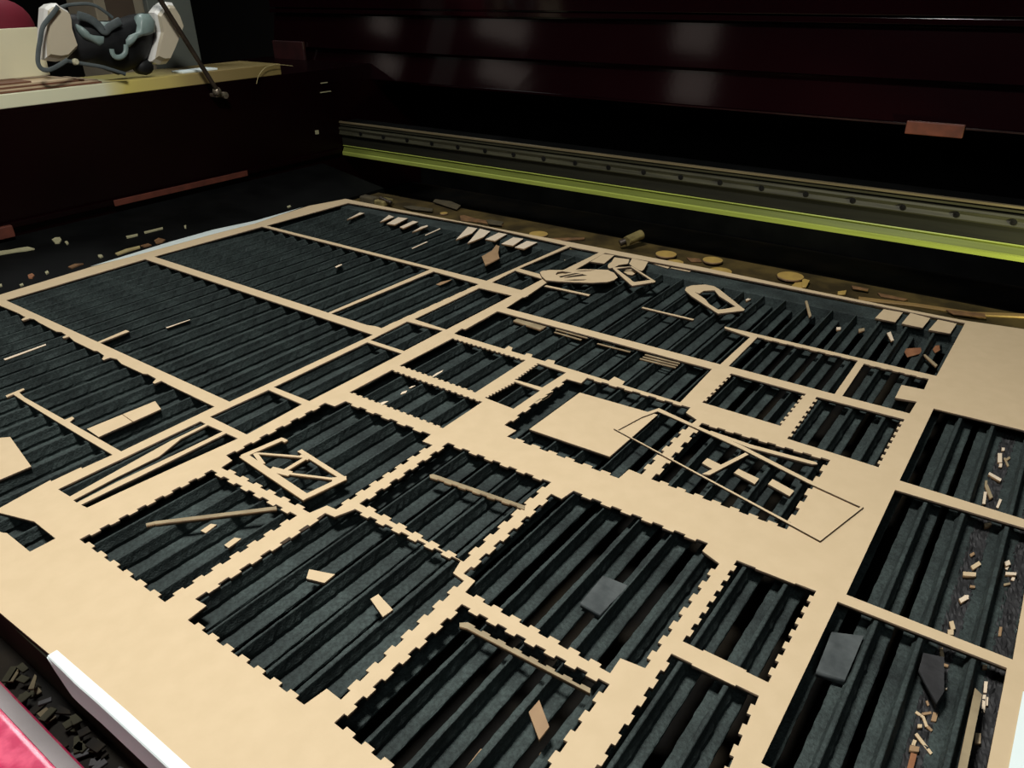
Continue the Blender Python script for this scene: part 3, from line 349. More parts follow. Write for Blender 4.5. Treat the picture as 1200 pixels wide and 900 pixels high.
 [(362.2,1128),(364.2,1060.2),(363.2,1045.6),(363.4,1039.3),(356,1034.5),(356,1030.2),(364.4,1030),(366.2,1022.5),(364.6,1007.9),(362.9,959.2),(365.8,952.6),(364.5,938.5),(358.5,935.8),(358,931.8),(364.4,931.2),(360.9,912.4),(360.4,866.6),(362.4,862.9),(360.4,844.3),(354.1,837.4),(353.6,833.8),(361.4,833.4),(363.7,823),(360.3,808.2),(360.4,763.9),(362.9,759.6),(361.8,741.5),(354.6,736.3),(354.5,732.8),(362.2,732.5),(361.5,717.2),(360.9,636.7),(262,635.4),(261.4,717.7),(261.6,726.9),(267.9,730.5),(268.3,735.3),(261.1,735.6),(260.3,816.7),(262.1,831.9),(268.4,833.9),(269,837.7),(250.8,836.6),(249.7,831.4),(256.6,832.7),(255.7,805.5),(255,739.5),(254.6,684.2),(254.6,636.6),(227.1,637.6),(227.7,640.2),(201.8,640.1),(202.4,642.6),(159.2,636.5),(129.2,1128)],
 [(199.4,623.4),(335.7,623.3),(335.4,614.5),(298.4,614.7),(233.4,608.2),(200,604.9)],
 [(199,597.3),(234.5,599.3),(277.7,599.4),(306.1,610.2),(335.4,611.1),(336.4,589.1),(295.5,589.9),(233.7,592.8),(199,591.7)],
 [(199.5,586),(232.7,585.2),(246.9,584.5),(336.3,583.7),(336.9,566.4),(282,571.8),(227,576.4),(200.3,578)],
 [(138.4,680.2),(156.1,629.3),(166.7,595.1),(166.1,559.7),(147.2,559.9),(147.4,597.7),(145.4,601.6),(134.4,669.8)],
 [(346.1,623.2),(414.6,621),(414.1,568.1),(345.9,565.7)],
 [(421.7,621.3),(556.6,621.5),(557,566.5),(422.8,567.2)],
 [(563,622.7),(628.2,624.9),(631.7,569.7),(563.4,569.1)],
 [(638.7,622.4),(769.6,622.5),(771.8,568.8),(636.8,568.6)],
]
PIECES = [
 ('square_offcut','square tan panel lying loose on the slats near the middle of the sheet','offcut',None,'mdf',-2.7,0.3,[(504.2,353.7),(592.3,352.6),(596.8,267.6),(506.7,269.1)],[],None),
 ('rectangular_offcut','plain tan rectangle cut off by the left edge of the photo','offcut',None,'mdf',-3,0,[(201.4,806.8),(209,752.3),(215.3,745.9),(202.9,678.1),(177.6,679.2),(151.8,681.6)],[],None),
 ('strip_offcut','short tan strip with a crack across it between slats at the left','offcut',None,'mdf',-3,0,[(264.5,700.4),(333.1,696.8),(327.2,676.8),(263.4,676.8)],[],'crack'),
 ('paddle_offcut','long tan paddle-shaped piece with leaf slots lying across the sheet rib','offcut',None,'mdf',0.4,3.4,[(860,584),(866.5,584.6),(875.6,578),(886.1,561.5),(896.8,549),(905.7,539.3),(914.8,523.9),(922.2,509.5),(915.9,494.9),(903,482.5),(890.2,481.3),(879.5,485.1),(865.5,500.2),(853.5,522),(843.1,543.1),(838,558.6),(847.2,572)],[[(865.7,561.2),(875.1,564),(881.2,560.2),(885.2,545.6),(871.7,552.2),(862.1,555.6)],[(860.5,552.2),(884.6,541.4),(890,533.4),(867.3,543.7),(857.8,547.1)],[(857.7,543.2),(868.6,541.8),(887.7,530.2),(885.7,520.6),(875.4,530.1),(862.8,539)],[(892.3,546.2),(903.8,534.3),(911.9,523.1),(904.5,527.2),(895.2,538.5)],[(851.2,539.1),(862.7,527.7),(872.3,513.4),(866.2,515.2),(858.4,525.1)]],None),
 ('frame_offcut','tan rectangular ring piece leaning on the paddle-shaped offcut','offcut',None,'mdf',4,7,[(922.3,501.4),(927.2,501.8),(945.6,483.1),(909.6,427.8),(905.8,427.1),(877,445.8),(879.7,450.3)],[[(924.4,496.5),(942.8,483.9),(910.6,435.9),(891.1,449.8),(891.9,453.4),(897.2,458.9)]],None),
 ('rounded_offcut','tan round-ended tab behind the rectangular ring piece','offcut',None,'mdf',0.4,3.4,[(934.6,516.3),(943.6,520.7),(955.1,521.7),(975.9,528.7),(980.5,505.9),(961.6,498.3),(950.1,506.6),(935.2,506.7),(929,511.5)],[],None),
 ('shield_offcut','tan shield-shaped piece right of the round-ended tab','offcut',None,'mdf',0.4,3.4,[(986.8,504.9),(985.6,477.9),(953.6,467.9),(945.3,467.3),(946.1,473.1),(956.2,488.5),(962.7,496.7)],[],None),
 ('disc_offcut','small tan lozenge seen inside the rectangular ring piece','offcut',None,'mdf',-3,0,[(935.7,491),(944.7,492.3),(953.6,486.9),(950.3,479.6),(941.2,474.3),(930.7,474.6),(929.7,480.4)],[],None),
 ('small_rectangle_offcut','small tan rectangle lying left of the round-ended tab','offcut',None,'mdf',-3,0,[(947.9,553.1),(989.1,555.2),(993.7,538.5),(952,532.2)],[],None),
 ('window_offcut','tan arched window-shaped ring piece lying alone on the far slats','offcut',None,'mdf',-1,2,[(913.1,385.9),(923.7,389.2),(934.9,386),(948.2,372.1),(948.6,360),(942.3,350.1),(892.9,295.6),(888.5,295.4),(862,318),(866.6,324.4),(898.6,370.3)],[[(914.4,372.7),(912,365.1),(925,364.4),(935,353.4),(918.9,340.3),(895.5,308.5),(881.1,316.2),(874.2,323.1),(885.6,340.1),(897.8,350.1)]],None),
 ('square_tab','leftmost of the three small tan squares at the far right of the sheet','offcut','square tabs in the far right hole','mdf',-3,0,[(960.4,156.3),(995.9,154.7),(997.5,132.7),(960.5,133.4)],[],None),
 ('square_tab','middle of the three small tan squares at the far right of the sheet','offcut','square tabs in the far right hole','mdf',-3,0,[(960.6,126.1),(1001.4,124.8),(997.1,101.4),(960.6,103.1)],[],None),
 ('square_tab','rightmost of the three small tan squares at the far right of the sheet','offcut','square tabs in the far right hole','mdf',-3,0,[(958.7,96),(997.8,93.1),(997.1,72.5),(960.9,73.5)],[],None),
 ('wedge_tab','pale wedge at the left end of the row of tabs by the far edge','offcut','pale tabs along the far edge','pale',-3,0,[(905.1,1027.1),(949.3,1040.8),(951.3,1030.8)],[],None),
 ('wedge_tab','pale wedge second from the left in the row by the far edge','offcut','pale tabs along the far edge','pale',-3,0,[(925.9,966.4),(967,984.7),(962.7,967.6)],[],None),
 ('rectangular_tab','wide pale rectangle just right of the second wedge in the row','offcut','pale tabs along the far edge','pale',-3,0,[(924,948.7),(965.3,960.3),(969.4,940.8),(928,933.2)],[],None),
 ('rectangular_tab','narrow pale rectangle in the middle of the left cluster of tabs','offcut','pale tabs along the far edge','pale',-3,0,[(922.1,915.9),(963.2,922.6),(962.8,910.4),(920.5,906.1)],[],None),
 ('wedge_tab','slim pale wedge right of the narrow rectangle in the row','offcut','pale tabs along the far edge','pale',-3,0,[(912.4,878.1),(943.5,886.4),(957.4,883.9),(951.9,878.3)],[],None),
 ('sliver','thin pale sliver right of the slim wedge by the far edge','offcut','pale tabs along the far edge','pale',-1,0,[(911.6,848.8),(954.3,853.4),(952.5,850),(910.4,846.4)],[],None),
 ('sliver','thin pale sliver lying nearer than the row of tabs','offcut','pale tabs along the far edge','pale',-1,0,[(847.9,819.6),(887,823.1),(885.7,819.8),(846.4,816.7)],[],None),
 ('wedge_tab','large white wedge at the left of the five-tab cluster','offcut','pale tabs along the far edge','pale',-3,0,[(920.9,789.9),(987.9,819.3),(989.5,800.2),(962.1,789.9)],[],None),
 ('wedge_tab','large white wedge second in the five-tab cluster','offcut','pale tabs along the far edge','pale',-3,0,[(916.7,762.2),(990.7,795.3),(987.8,771.5),(956.6,761.1)],[],None),
 ('rectangular_tab','pale rectangle third in the five-tab cluster','offcut','pale tabs along the far edge','pale',-3,0,[(948.4,751.2),(989.1,755),(990.6,738.2),(950.5,733.1)],[],None),
 ('rectangular_tab','pale rectangle fourth in the five-tab cluster','offcut','pale tabs along the far edge','pale',-3,0,[(943.3,714.9),(982.2,719.7),(984.9,701.1),(946.6,694.2)],[],None),
 ('rectangular_tab','pale rectangle at the right end of the five-tab cluster','offcut','pale tabs along the far edge','pale',-3,0,[(941.1,686.9),(978.7,690),(981.5,671.5),(942.9,670.6)],[],None),
 ('house_offcut','brownish house-shaped scrap leaning below the five-tab cluster','offcut',None,'brown',0,3,[(870.5,697.1),(901.9,701.6),(926.8,712.8),(925.2,704.9),(897.1,686.5),(878.4,669.7),(842.7,668.9)],[],None),
 ('sliver','small brown splinter in the hole left of the long central rib','offcut',None,'brown',-3,-2,[(750.4,684.4),(762.1,685.3),(771.5,681.6),(778.5,678.3),(763.4,677.3),(751.1,678.5)],[],None),
 ('sliver','tiny pale sliver in the big second hole from the far left','offcut',None,'pale',-2,-1,[(720.4,856),(729.6,858.3),(735.2,856.8),(732.5,853.9),(719.4,851.9)],[],None),
 ('stick','short pale stick against the rib of the big left hole','stick',None,'mdf',-3.2,-0.2,[(374.7,887.2),(414.4,892.9),(414.6,885.1),(375.6,882.4)],[],None),
 ('sliver','faint pale sliver in the middle of the big left hole','offcut',None,'pale',-2,-1,[(447.9,860.8),(480,858.6),(479,857),(447.9,857.8)],[],None),
 ('sliver','long thin pale splinter on the slats at the left edge','offcut',None,'pale',-2,-1,[(290.5,933.6),(338.4,935.6),(337.2,931.7),(290.3,928.8)],[],None),
 ('rim_frame','long thin tan rim frame laid over the sheet right of centre','frame',None,'mdf',0.2,1.9,[(548,288.4),(552.2,288.1),(584.1,280.7),(606.5,271.4),(597.3,230.4),(587.8,180.3),(568.6,114),(556.3,68.4),(494.8,83.7)],[[(548,284.1),(581.5,276.9),(600.3,269.5),(592.9,229.6),(582.7,180.4),(563.9,114.4),(554.9,70.4),(497.8,84.9)]],None),
 ('strip_offcut','slim tan strip inside the hole under the long rim frame','offcut',None,'mdf',-3,0,[(595.6,215.4),(598.7,213.8),(596.9,175.1),(601.6,118.5),(599,116.7),(596.4,120.4),(591,175)],[],None),
 ('bar_offcut','diagonal tan bar crossing the hole under the rim frame','offcut','pieces under the long rim frame','mdf',-3,0,[(528.4,191.9),(530.8,186.2),(580,170.8),(582.4,173.8),(576.6,175.7)],[],None),
 ('rectangular_offcut','leftmost small tan rectangle under the rim frame, beside the bar','offcut','pieces under the long rim frame','mdf',-3.5,-0.5,[(544.6,199),(554.5,198.5),(551.1,182.3),(540.2,184)],[],None),
 ('rectangular_offcut','middle small tan rectangle under the long rim frame','offcut','pieces under the long rim frame','mdf',-3.5,-0.5,[(546.5,170.9),(554.2,169.9),(550.2,150.3),(540.6,150.4)],[],None),
 ('rectangular_offcut','rightmost small tan rectangle under the long rim frame','offcut','pieces under the long rim frame','mdf',-3.5,-0.5,[(546.8,141.5),(556,140.9),(549.7,120.7),(540.4,121.3)],[],None),
 ('toothed_stick','long toothed stick lying slanted in the near left hole','stick',None,'stickm',-2,1,[(216,518.3),(222.3,514.6),(289.4,452),(286.9,448.4),(220.1,511.2),(219.7,511.5),(220.5,512.8),(220.1,513.1),(219.2,511.8),(218.8,512),(219.6,513.4),(219.2,513.7),(218.3,512.3),(217.9,512.6),(218.7,513.9),(218.3,514.2),(217.4,512.9),(217,513.1),(217.8,514.5),(217.4,514.8),(216.5,513.4),(216.1,513.7),(216.9,515.1),(216.5,515.3),(215.6,514),(215.2,514.2),(216,515.6),(215.6,515.9),(214.7,514.5),(214.3,514.8)],[],None),
 ('toothed_stick','toothed stick lying in the hole just left of centre','stick',None,'stickm',-2,1,[(393.7,380.2),(396.4,378.1),(405,288.8),(400.7,286.2),(399.9,293.2),(401.3,293.3),(400.6,300.3),(399.2,300.2),(398.4,307.2),(399.8,307.3),(399.1,314.3),(397.7,314.2),(396.9,321.2),(398.3,321.3),(397.6,328.3),(396.2,328.2),(395.4,335.2),(396.8,335.3),(396.1,342.3),(394.7,342.2),(393.9,349.2),(395.3,349.3),(394.6,356.3),(393.2,356.2),(392.4,363.2),(393.8,363.3),(393,370.3),(391.7,370.2),(390.9,377.2)],[],None),
 ('toothed_stick','long toothed stick with a yellowed end in the nearest middle hole','stick',None,'stickm',-2,1,[(277.2,251),(280.7,246.8),(280.8,240.6),(279.4,240.6),(279.4,234.4),(280.8,234.4),(280.9,228.2),(279.5,228.2),(279.6,222),(281,222),(281,215.8),(279.6,215.8),(279.7,209.6),(281.1,209.6),(281.2,203.4),(279.8,203.4),(279.8,197.2),(281.2,197.3),(281.3,191.1),(279.9,191),(280,184.9),(281.4,184.9),(281.4,178.7),(280,178.7),(280.1,172.5),(281.5,172.5),(281.6,166.3),(280.2,166.3),(280.2,160.1),(281.6,160.1),(281.7,153.9),(278.6,152.4),(276.1,244.1),(274.7,248.9)],[],None),
 ('small_rectangle_offcut','small tan rectangle just under the slanted toothed stick','offcut','small rectangles in the near left holes','mdf',-5,-2,[(237.5,479),(247.1,479.9),(249.3,475),(238,473.2)],[],None),
 ('small_rectangle_offcut','small tan rectangle nearest the lower rib of the near left hole','offcut','small rectangles in the near left holes','mdf',-5,-2,[(237.6,449.2),(247.5,450.1),(249.8,444.8),(237.4,443.5)],[],None),
 ('small_rectangle_offcut','tilted tan rectangle in the upper part of the large near hole','offcut','small rectangles in the near left holes','mdf',-4,-1,[(248.4,368.4),(256.1,374.3),(263.1,355),(252.8,354.5)],[],None),
 ('small_rectangle_offcut','tan rectangle standing on a slat in the right of the large near hole','offcut','small rectangles in the near left holes','mdf',-4,-1,[(260.3,316.4),(266.8,315.3),(261.9,296.6),(253.2,297.5)],[],None),
 ('small_rectangle_offcut','brownish rectangle leaning on a slat in the nearest middle hole','offcut','small rectangles in the near left holes','brown',-4,-1,[(248.2,175.2),(258.6,175),(246.8,160.1),(236.6,160.1)],[],None),
 ('small_rectangle_offcut','brown scrap between slats at the bottom of the nearest middle hole','offcut','small rectangles in the near left holes','brown',-22,-19,[(208.6,191.2),(223.3,191.8),(225.1,186.7),(210.5,186.8)],[],None),
 ('small_rectangle_offcut','brown scrap at the bottom right of the nearest middle hole','offcut','small rectangles in the near left holes','brown',-22,-19,[(230.3,160.3),(241.5,162.4),(242.7,159.5),(232.6,155.9)],[],None),
 ('charred_block','dark grey charred square bridging two slats in the hole right of centre','block',None,'char',-13,-9,[(347.4,201),(380.3,202.1),(381.7,182.1),(345.9,184.5)],[],None),
 ('charred_block','dark charred square in the bottom right hole','block',None,'char',-13,-8,[(381.1,50.5),(419,52.1),(427.7,34.1),(384,34.1)],[],None),
 ('charred_slab','black charred slab leaning on a slat in the bottom right hole','block',None,'char2',-8,-4,[(414.7,-0.7),(430,-0.2),(433.8,-11.4),(405.4,-16.3),(393.9,-14.3)],[],None),
 ('tan_strip','long tan strip on edge along a slat in the bottom right hole','strip',None,'stickm',-5,-2,[(348.6,-31.6),(416.5,-30.5),(413.5,-34.7),(351.5,-35.6)],[],None),
 ('strip_offcut','greyish tan strip at the upper left of the long far hole','offcut','thin sticks in the long far hole','stickm',-6,-3,[(709.3,521.6),(718.6,522),(718,477.7),(706.2,479.2)],[],None),
 ('thin_stick','upper stick of the left pair in the long far hole','stick','thin sticks in the long far hole','stickm',-4.2,-2.6,[(718.3,463.2),(715.9,463.2),(715.7,418.9),(718.1,418.9)],[],None),
 ('thin_stick','lower stick of the left pair in the long far hole','stick','thin sticks in the long far hole','stickm',-4.2,-2.6,[(710.6,460.2),(708.2,460.2),(707.4,422),(709.8,422)],[],None),
 ('thin_stick','upper stick of the middle pair in the long far hole','stick','thin sticks in the long far hole','stickm',-4.2,-2.6,[(721.1,400.9),(718.7,400.9),(718.8,359.1),(721.2,359.1)],[],None),
 ('thin_stick','lower stick of the middle pair in the long far hole','stick','thin sticks in the long far hole','stickm',-4.2,-2.6,[(711.6,401.4),(709.2,401.4),(710.7,359.1),(713.1,359.1)],[],None),
 ('thin_stick','uppermost of three thin sticks at the right of the long far hole','stick','thin sticks in the long far hole','stickm',-4.2,-2.6,[(716.2,342.1),(713.8,342.1),(715.2,300.5),(717.6,300.5)],[],None),
 ('thin_stick','middle of three thin sticks at the right of the long far hole','stick','thin sticks in the long far hole','stickm',-4.2,-2.6,[(709.5,341.5),(707.1,341.3),(709.4,299.9),(711.8,300.1)],[],None),
 ('thin_stick','lowest of three thin sticks at the right of the long far hole','stick','thin sticks in the long far hole','stickm',-4.2,-2.6,[(703.7,341.9),(701.3,341.7),(703.6,299.5),(706,299.7)],[],None),
 ('thin_stick','long thin tan stick alone on the slats of the far hole','stick',None,'mdf',-2,0.5,[(828.5,406.3),(832.2,406.2),(832.5,336.3),(828.5,336)],[],None),
 ('thin_stick','thin tan stick lying in front of the paddle-shaped offcut','stick',None,'mdf',-2,0.5,[(823.2,552),(828.6,551.9),(832,484.4),(826.8,483.3)],[],None),
 ('thin_offcut','left of two thin tan slips under the far rim of the sheet','offcut','thin slips under the far rim','mdf',-4.6,-3.1,[(999.4,480.9),(1004.4,478.6),(999,449.3),(992.5,448.9)],[],None),
 ('thin_offcut','right of two thin tan slips under the far rim of the sheet','offcut','thin slips under the far rim','mdf',-4.6,-3.1,[(995.8,447.4),(1002.2,444.4),(1003.1,416.7),(996.4,416.9)],[],None),
 ('thin_offcut','yellowish slip in the far hole left of the paddle-shaped offcut','offcut',None,'gold',-4.6,-3.1,[(989.6,626.8),(1005.3,628.3),(1001,607.6),(993.2,609)],[],None),
 ('splinter','pale splinter in the upper small toothed hole','offcut','pale splinters in the small toothed holes','pale',-4,-3,[(535.1,504.6),(547,506.2),(557,505.2),(552.5,503.3),(537.7,503.2)],[],None),
 ('splinter','larger pale splinter in the lower small toothed hole','offcut','pale splinters in the small toothed holes','pale',-4,-3,[(489,505),(494.5,507.6),(499.7,505.4),(495.5,503)],[],None),
 ('splinter','smaller pale splinter in the lower small toothed hole','offcut','pale splinters in the small toothed holes','pale',-4,-3,[(504.2,507.4),(509.1,508),(513,505.4),(506.5,505.6)],[],None),
 ('splinter','pale tab by the lower rib of the lower small toothed hole','offcut','pale splinters in the small toothed holes','pale',-1.5,-0.5,[(457.5,506.9),(466.1,505.2),(469.3,502),(459.7,501.6)],[],None),
 ('stick','thin grey stick standing out of soot in the far right hole','stick',None,'stickm',-2.5,0,[(968.5,244),(972.1,242.3),(924.3,222.1),(919.1,223.3)],[],None),
 ('stick','thin stick lying by the right rib of the far right hole','stick',None,'stickm',-8.5,-6,[(896.4,88.8),(899.6,87.4),(877.9,70.7),(872.9,71.7)],[],None),
 ('stick','pale chip below the three small tan squares','stick',None,'pale',-8.5,-6,[(936.2,136.1),(943,133.5),(919.1,124.5),(915.8,126.9)],[],None),
 ('rust_flake','rust-brown flake in the far right hole','flake',None,'rust',-14.5,-13,[(909.8,109.5),(919.9,109.8),(932.1,96.7),(917.5,92.6),(898.1,104)],[],None),
 ('rust_flake','small rust-brown flake beside the right rib of the far right hole','flake',None,'rust',-14.5,-13,[(935,84.4),(947.2,84),(951.3,80.4),(937.5,77.2),(927.4,80.5)],[],None),
]
CHIPS = [('pale',[(732.2,-6.7),(734.4,-9.8),(717.7,-11.8),(715.5,-8.7)],-12),('pale',[(717.2,-10.1),(717.8,-12.3),(710.5,-12.7),(709.9,-10.4)],-12),('stickm',[(727.7,-12.1),(729.9,-13.2),(716.8,-17.6),(714.6,-16.6)],-12),('pale',[(693.7,-5),(687.8,-15),(683.1,-14.5),(689,-4.6)],-12),('pale',[(659.7,-5.4),(660.5,-7.5),(641,-8.9),(640.2,-6.8)],-12),('stickm',[(669,-4.6),(672.5,-6.5),(654.7,-12.6),(651.3,-10.8)],-12),('stickm',[(678.8,-3.8),(679.6,-5.5),(669.4,-6.4),(668.6,-4.7)],-12),('pale',[(656.1,-17.3),(655.7,-19.2),(641.1,-18.4),(641.5,-16.6)],-12),('pale',[(746.4,-8.3),(747.5,-10.7),(741.6,-11.1),(740.5,-8.8)],-12),('stickm',[(726.9,-13.6),(733.1,-16),(730.2,-17.1),(724,-14.7)],-12),('mdf',[(550.2,-11.5),(559.9,-15.5),(556.5,-17.4),(546.8,-13.4)],-12),('mdf',[(540,-8),(544.3,-15.8),(539.6,-16.3),(535.4,-8.6)],-12),('pale',[(514.1,-13.1),(510.7,-15.1),(504.4,-12.2),(507.7,-10.3)],-12),('pale',[(514.7,-12.6),(516.5,-15.2),(512.2,-15.8),(510.4,-13.3)],-12),('mdf',[(480.6,-8.7),(483.4,-10.8),(476.2,-13.3),(473.4,-11.2)],-12),('mdf',[(472.2,-9.3),(474.4,-12.4),(469.4,-13.2),(467.2,-10.1)],-12),('pale',[(567.8,-30.8),(572.1,-33.5),(567.5,-35),(563.3,-32.3)],-12),('pale',[(571.4,-33.5),(570.7,-35),(561.6,-33.8),(562.3,-32.3)],-12),('pale',[(556.8,-33),(560.6,-39.5),(557.1,-39.7),(553.2,-33.3)],-12),('pale',[(558.9,-37.8),(558.8,-39.7),(552.3,-39.3),(552.3,-37.4)],-12),('brown',[(496.5,-36.9),(497.2,-38.5),(487.8,-38.9),(487.1,-37.3)],-12),('brown',[(565.6,-8.8),(570.2,-10.7),(567.9,-11.9),(563.4,-10)],-12),('mdf',[(611,-11.9),(617.1,-15.8),(612.5,-17.2),(606.4,-13.3)],-12),('brown',[(528,-14.4),(529.1,-17.5),(526.8,-17.6),(525.7,-14.6)],-12),('mdf',[(452.7,-7.9),(454.4,-9.5),(446.3,-11.9),(444.7,-10.3)],-12),('stickm',[(543.5,-33.6),(547.4,-37.1),(545.3,-37.5),(541.4,-34)],-12),('mdf',[(376.3,-9.6),(367.2,-19.5),(365.2,-18.6),(374.1,-8.7)],-11),('mdf',[(392.3,-6.1),(390.7,-11),(388.7,-10.6),(390.3,-5.7)],-11),('brown',[(392.9,-9),(397.1,-13.3),(395.4,-13.8),(391.2,-9.5)],-11),('brown',[(396.7,-14.3),(397.3,-16.9),(390.4,-16.9),(389.7,-14.4)],-11),('mdf',[(389.3,-9.7),(390.9,-10.8),(384.9,-13.8),(383.4,-12.7)],-11),('brown',[(386.6,-12.2),(383.7,-16.6),(381.9,-16),(384.8,-11.6)],-11),('mdf',[(382.3,-8.6),(383.8,-10.7),(381.2,-11.1),(379.8,-9.1)],-11),('mdf',[(370.6,-8.8),(370.8,-10.6),(366.4,-10.4),(366.1,-8.6)],-11),('brown',[(364.2,-8.1),(366.1,-12.6),(362.4,-12.9),(360.5,-8.4)],-11),('rust',[(359.7,-9.5),(360.6,-12.5),(347.1,-12.8),(346.1,-10)],-11),('pale',[(439.9,-35.5),(440.8,-37.3),(431,-38),(430.1,-36.3)],-11),('pale',[(428.2,-36.3),(429.1,-37.9),(414.3,-39.2),(413.3,-37.6)],-11),('pale',[(427.7,-38.4),(428.2,-39.3),(421.1,-39.9),(420.6,-39)],-11),('mdf',[(394.9,-36.8),(396.5,-39.4),(388.9,-40.3),(387.3,-37.7)],-11),('brown',[(367.6,-37.4),(368.9,-39.2),(366.4,-39.5),(365.1,-37.7)],-11),('mdf',[(449.5,-8.5),(451.1,-9.8),(447.1,-11.3),(445.5,-10)],-11),('brown',[(440.9,-12.2),(441.1,-15.3),(438.9,-15.2),(438.6,-12.1)],-11),('pale',[(414.1,-14.5),(415,-15.8),(413.1,-16.2),(412.1,-14.8)],-11),('pale',[(419.7,-16.7),(420.4,-17.7),(419,-18),(418.3,-17)],-11),('mdf',[(452.1,-32.6),(453.7,-34.8),(450.4,-35.3),(448.8,-33)],-11),('brown',[(403.3,-9.1),(404.5,-10),(401.4,-11.5),(400.2,-10.7)],-11),('pale',[(950.3,543.7),(953.1,539.5),(946.6,535.7),(943.8,539.9)],-12),('pale',[(1029.9,490.8),(1032,487.5),(1024.9,484),(1022.8,487.2)],-12),('pale',[(977.6,322),(989,315.8),(982.7,312.9),(971.3,319.1)],-12),('pale',[(963.2,319.5),(973,316.6),(967.8,313.8),(958.1,316.7)],-12),('pale',[(977.4,131.9),(984,125.5),(977.3,123.9),(970.7,130.2)],-12),('pale',[(938.7,193.8),(941.6,189.5),(933.6,187.3),(930.7,191.5)],-12),('pale',[(972.6,614.4),(974.8,611.1),(966.2,605.6),(964,608.9)],-12),('stickm',[(948.1,170.1),(955.4,165.1),(947.7,162.7),(940.5,167.7)],-12)]
FAR_SCRAPS = [('disc',(1047.7,714.7),15.9),('disc',(1061.8,485.3),15.8),('disc',(1041.8,460.7),12.8),('disc',(1075,414.7),14.7),('disc',(1041.9,388.7),16.7),('disc',(1016.8,661.7),13.8),('disc',(1058.3,934.3),7.2),('disc',(1069.9,295.4),18),('disc',(1022.1,678.5),8.4),('disc',(1011.1,630.2),9.6),('chip',[(1103.6,1000.2),(1118.1,1007.4),(1122.9,970.6),(1108.8,934.9),(1086.8,927.1)],'olive'),('chip',[(1061.8,898.7),(1069.4,894.9),(1063.4,857.8),(1064.8,801.2),(1053.2,794.9),(1050.5,847.5),(1041.1,879.2)],'rust2'),('chip',[(1042.8,1022),(1057.4,1013.6),(1062.6,964.2),(1050.2,956),(1040.5,997.9)],'olive'),('chip',[(1039.3,684.9),(1074.6,640.2),(1067.5,635.9),(1030.5,676.9)],'rust2'),('chip',[(1058.9,834.7),(1065.2,830),(1064.8,801.2),(1048,793.3),(1043.9,818.4)],'olive'),('chip',[(1057.7,283.7),(1071.9,268.9),(1037.7,265.5),(1035.3,283.8)],'gold'),('chip',[(1065,313.6),(1078.1,278.3),(1066.9,276.2),(1051.1,293.6)],'rust2'),('chip',[(1073,455.7),(1079.1,437.4),(1068.8,429.3),(1061.7,443.5)],'rust2'),('chip',[(1070.7,278.9),(1068.9,267.8),(1040,264),(1039.3,268.9)],'gold'),('chip',[(1054.9,225.1),(1065.7,216.8),(1050.5,213.9),(1046.2,222.7)],'gold'),('chip',[(1079.8,214.3),(1079.9,192),(1074,191.7),(1072.2,209.8)],'rust2'),('chip',[(1079.6,179.7),(1077.9,141.2),(1072.2,144.7),(1071.4,172.9)],'rust2'),('chip',[(1058,92.3),(1070.8,51.3),(1058.6,47.6),(1049.8,82.3)],'rust2'),('chip',[(1051,196.9),(1067.7,129.9),(1076.6,64.9),(1106.7,9.5),(1096.2,8.5),(1067.7,63.6),(1059.2,128.2),(1041.8,194.6)],'gold2'),('chip',[(996.7,702.7),(1012.1,687.8),(1011.3,664.3),(997.2,665.3),(991.2,690.4)],'gold'),('chip',[(1005,637.6),(1018.1,633.9),(1014.5,615.5),(1000.6,616.8)],'gold')]
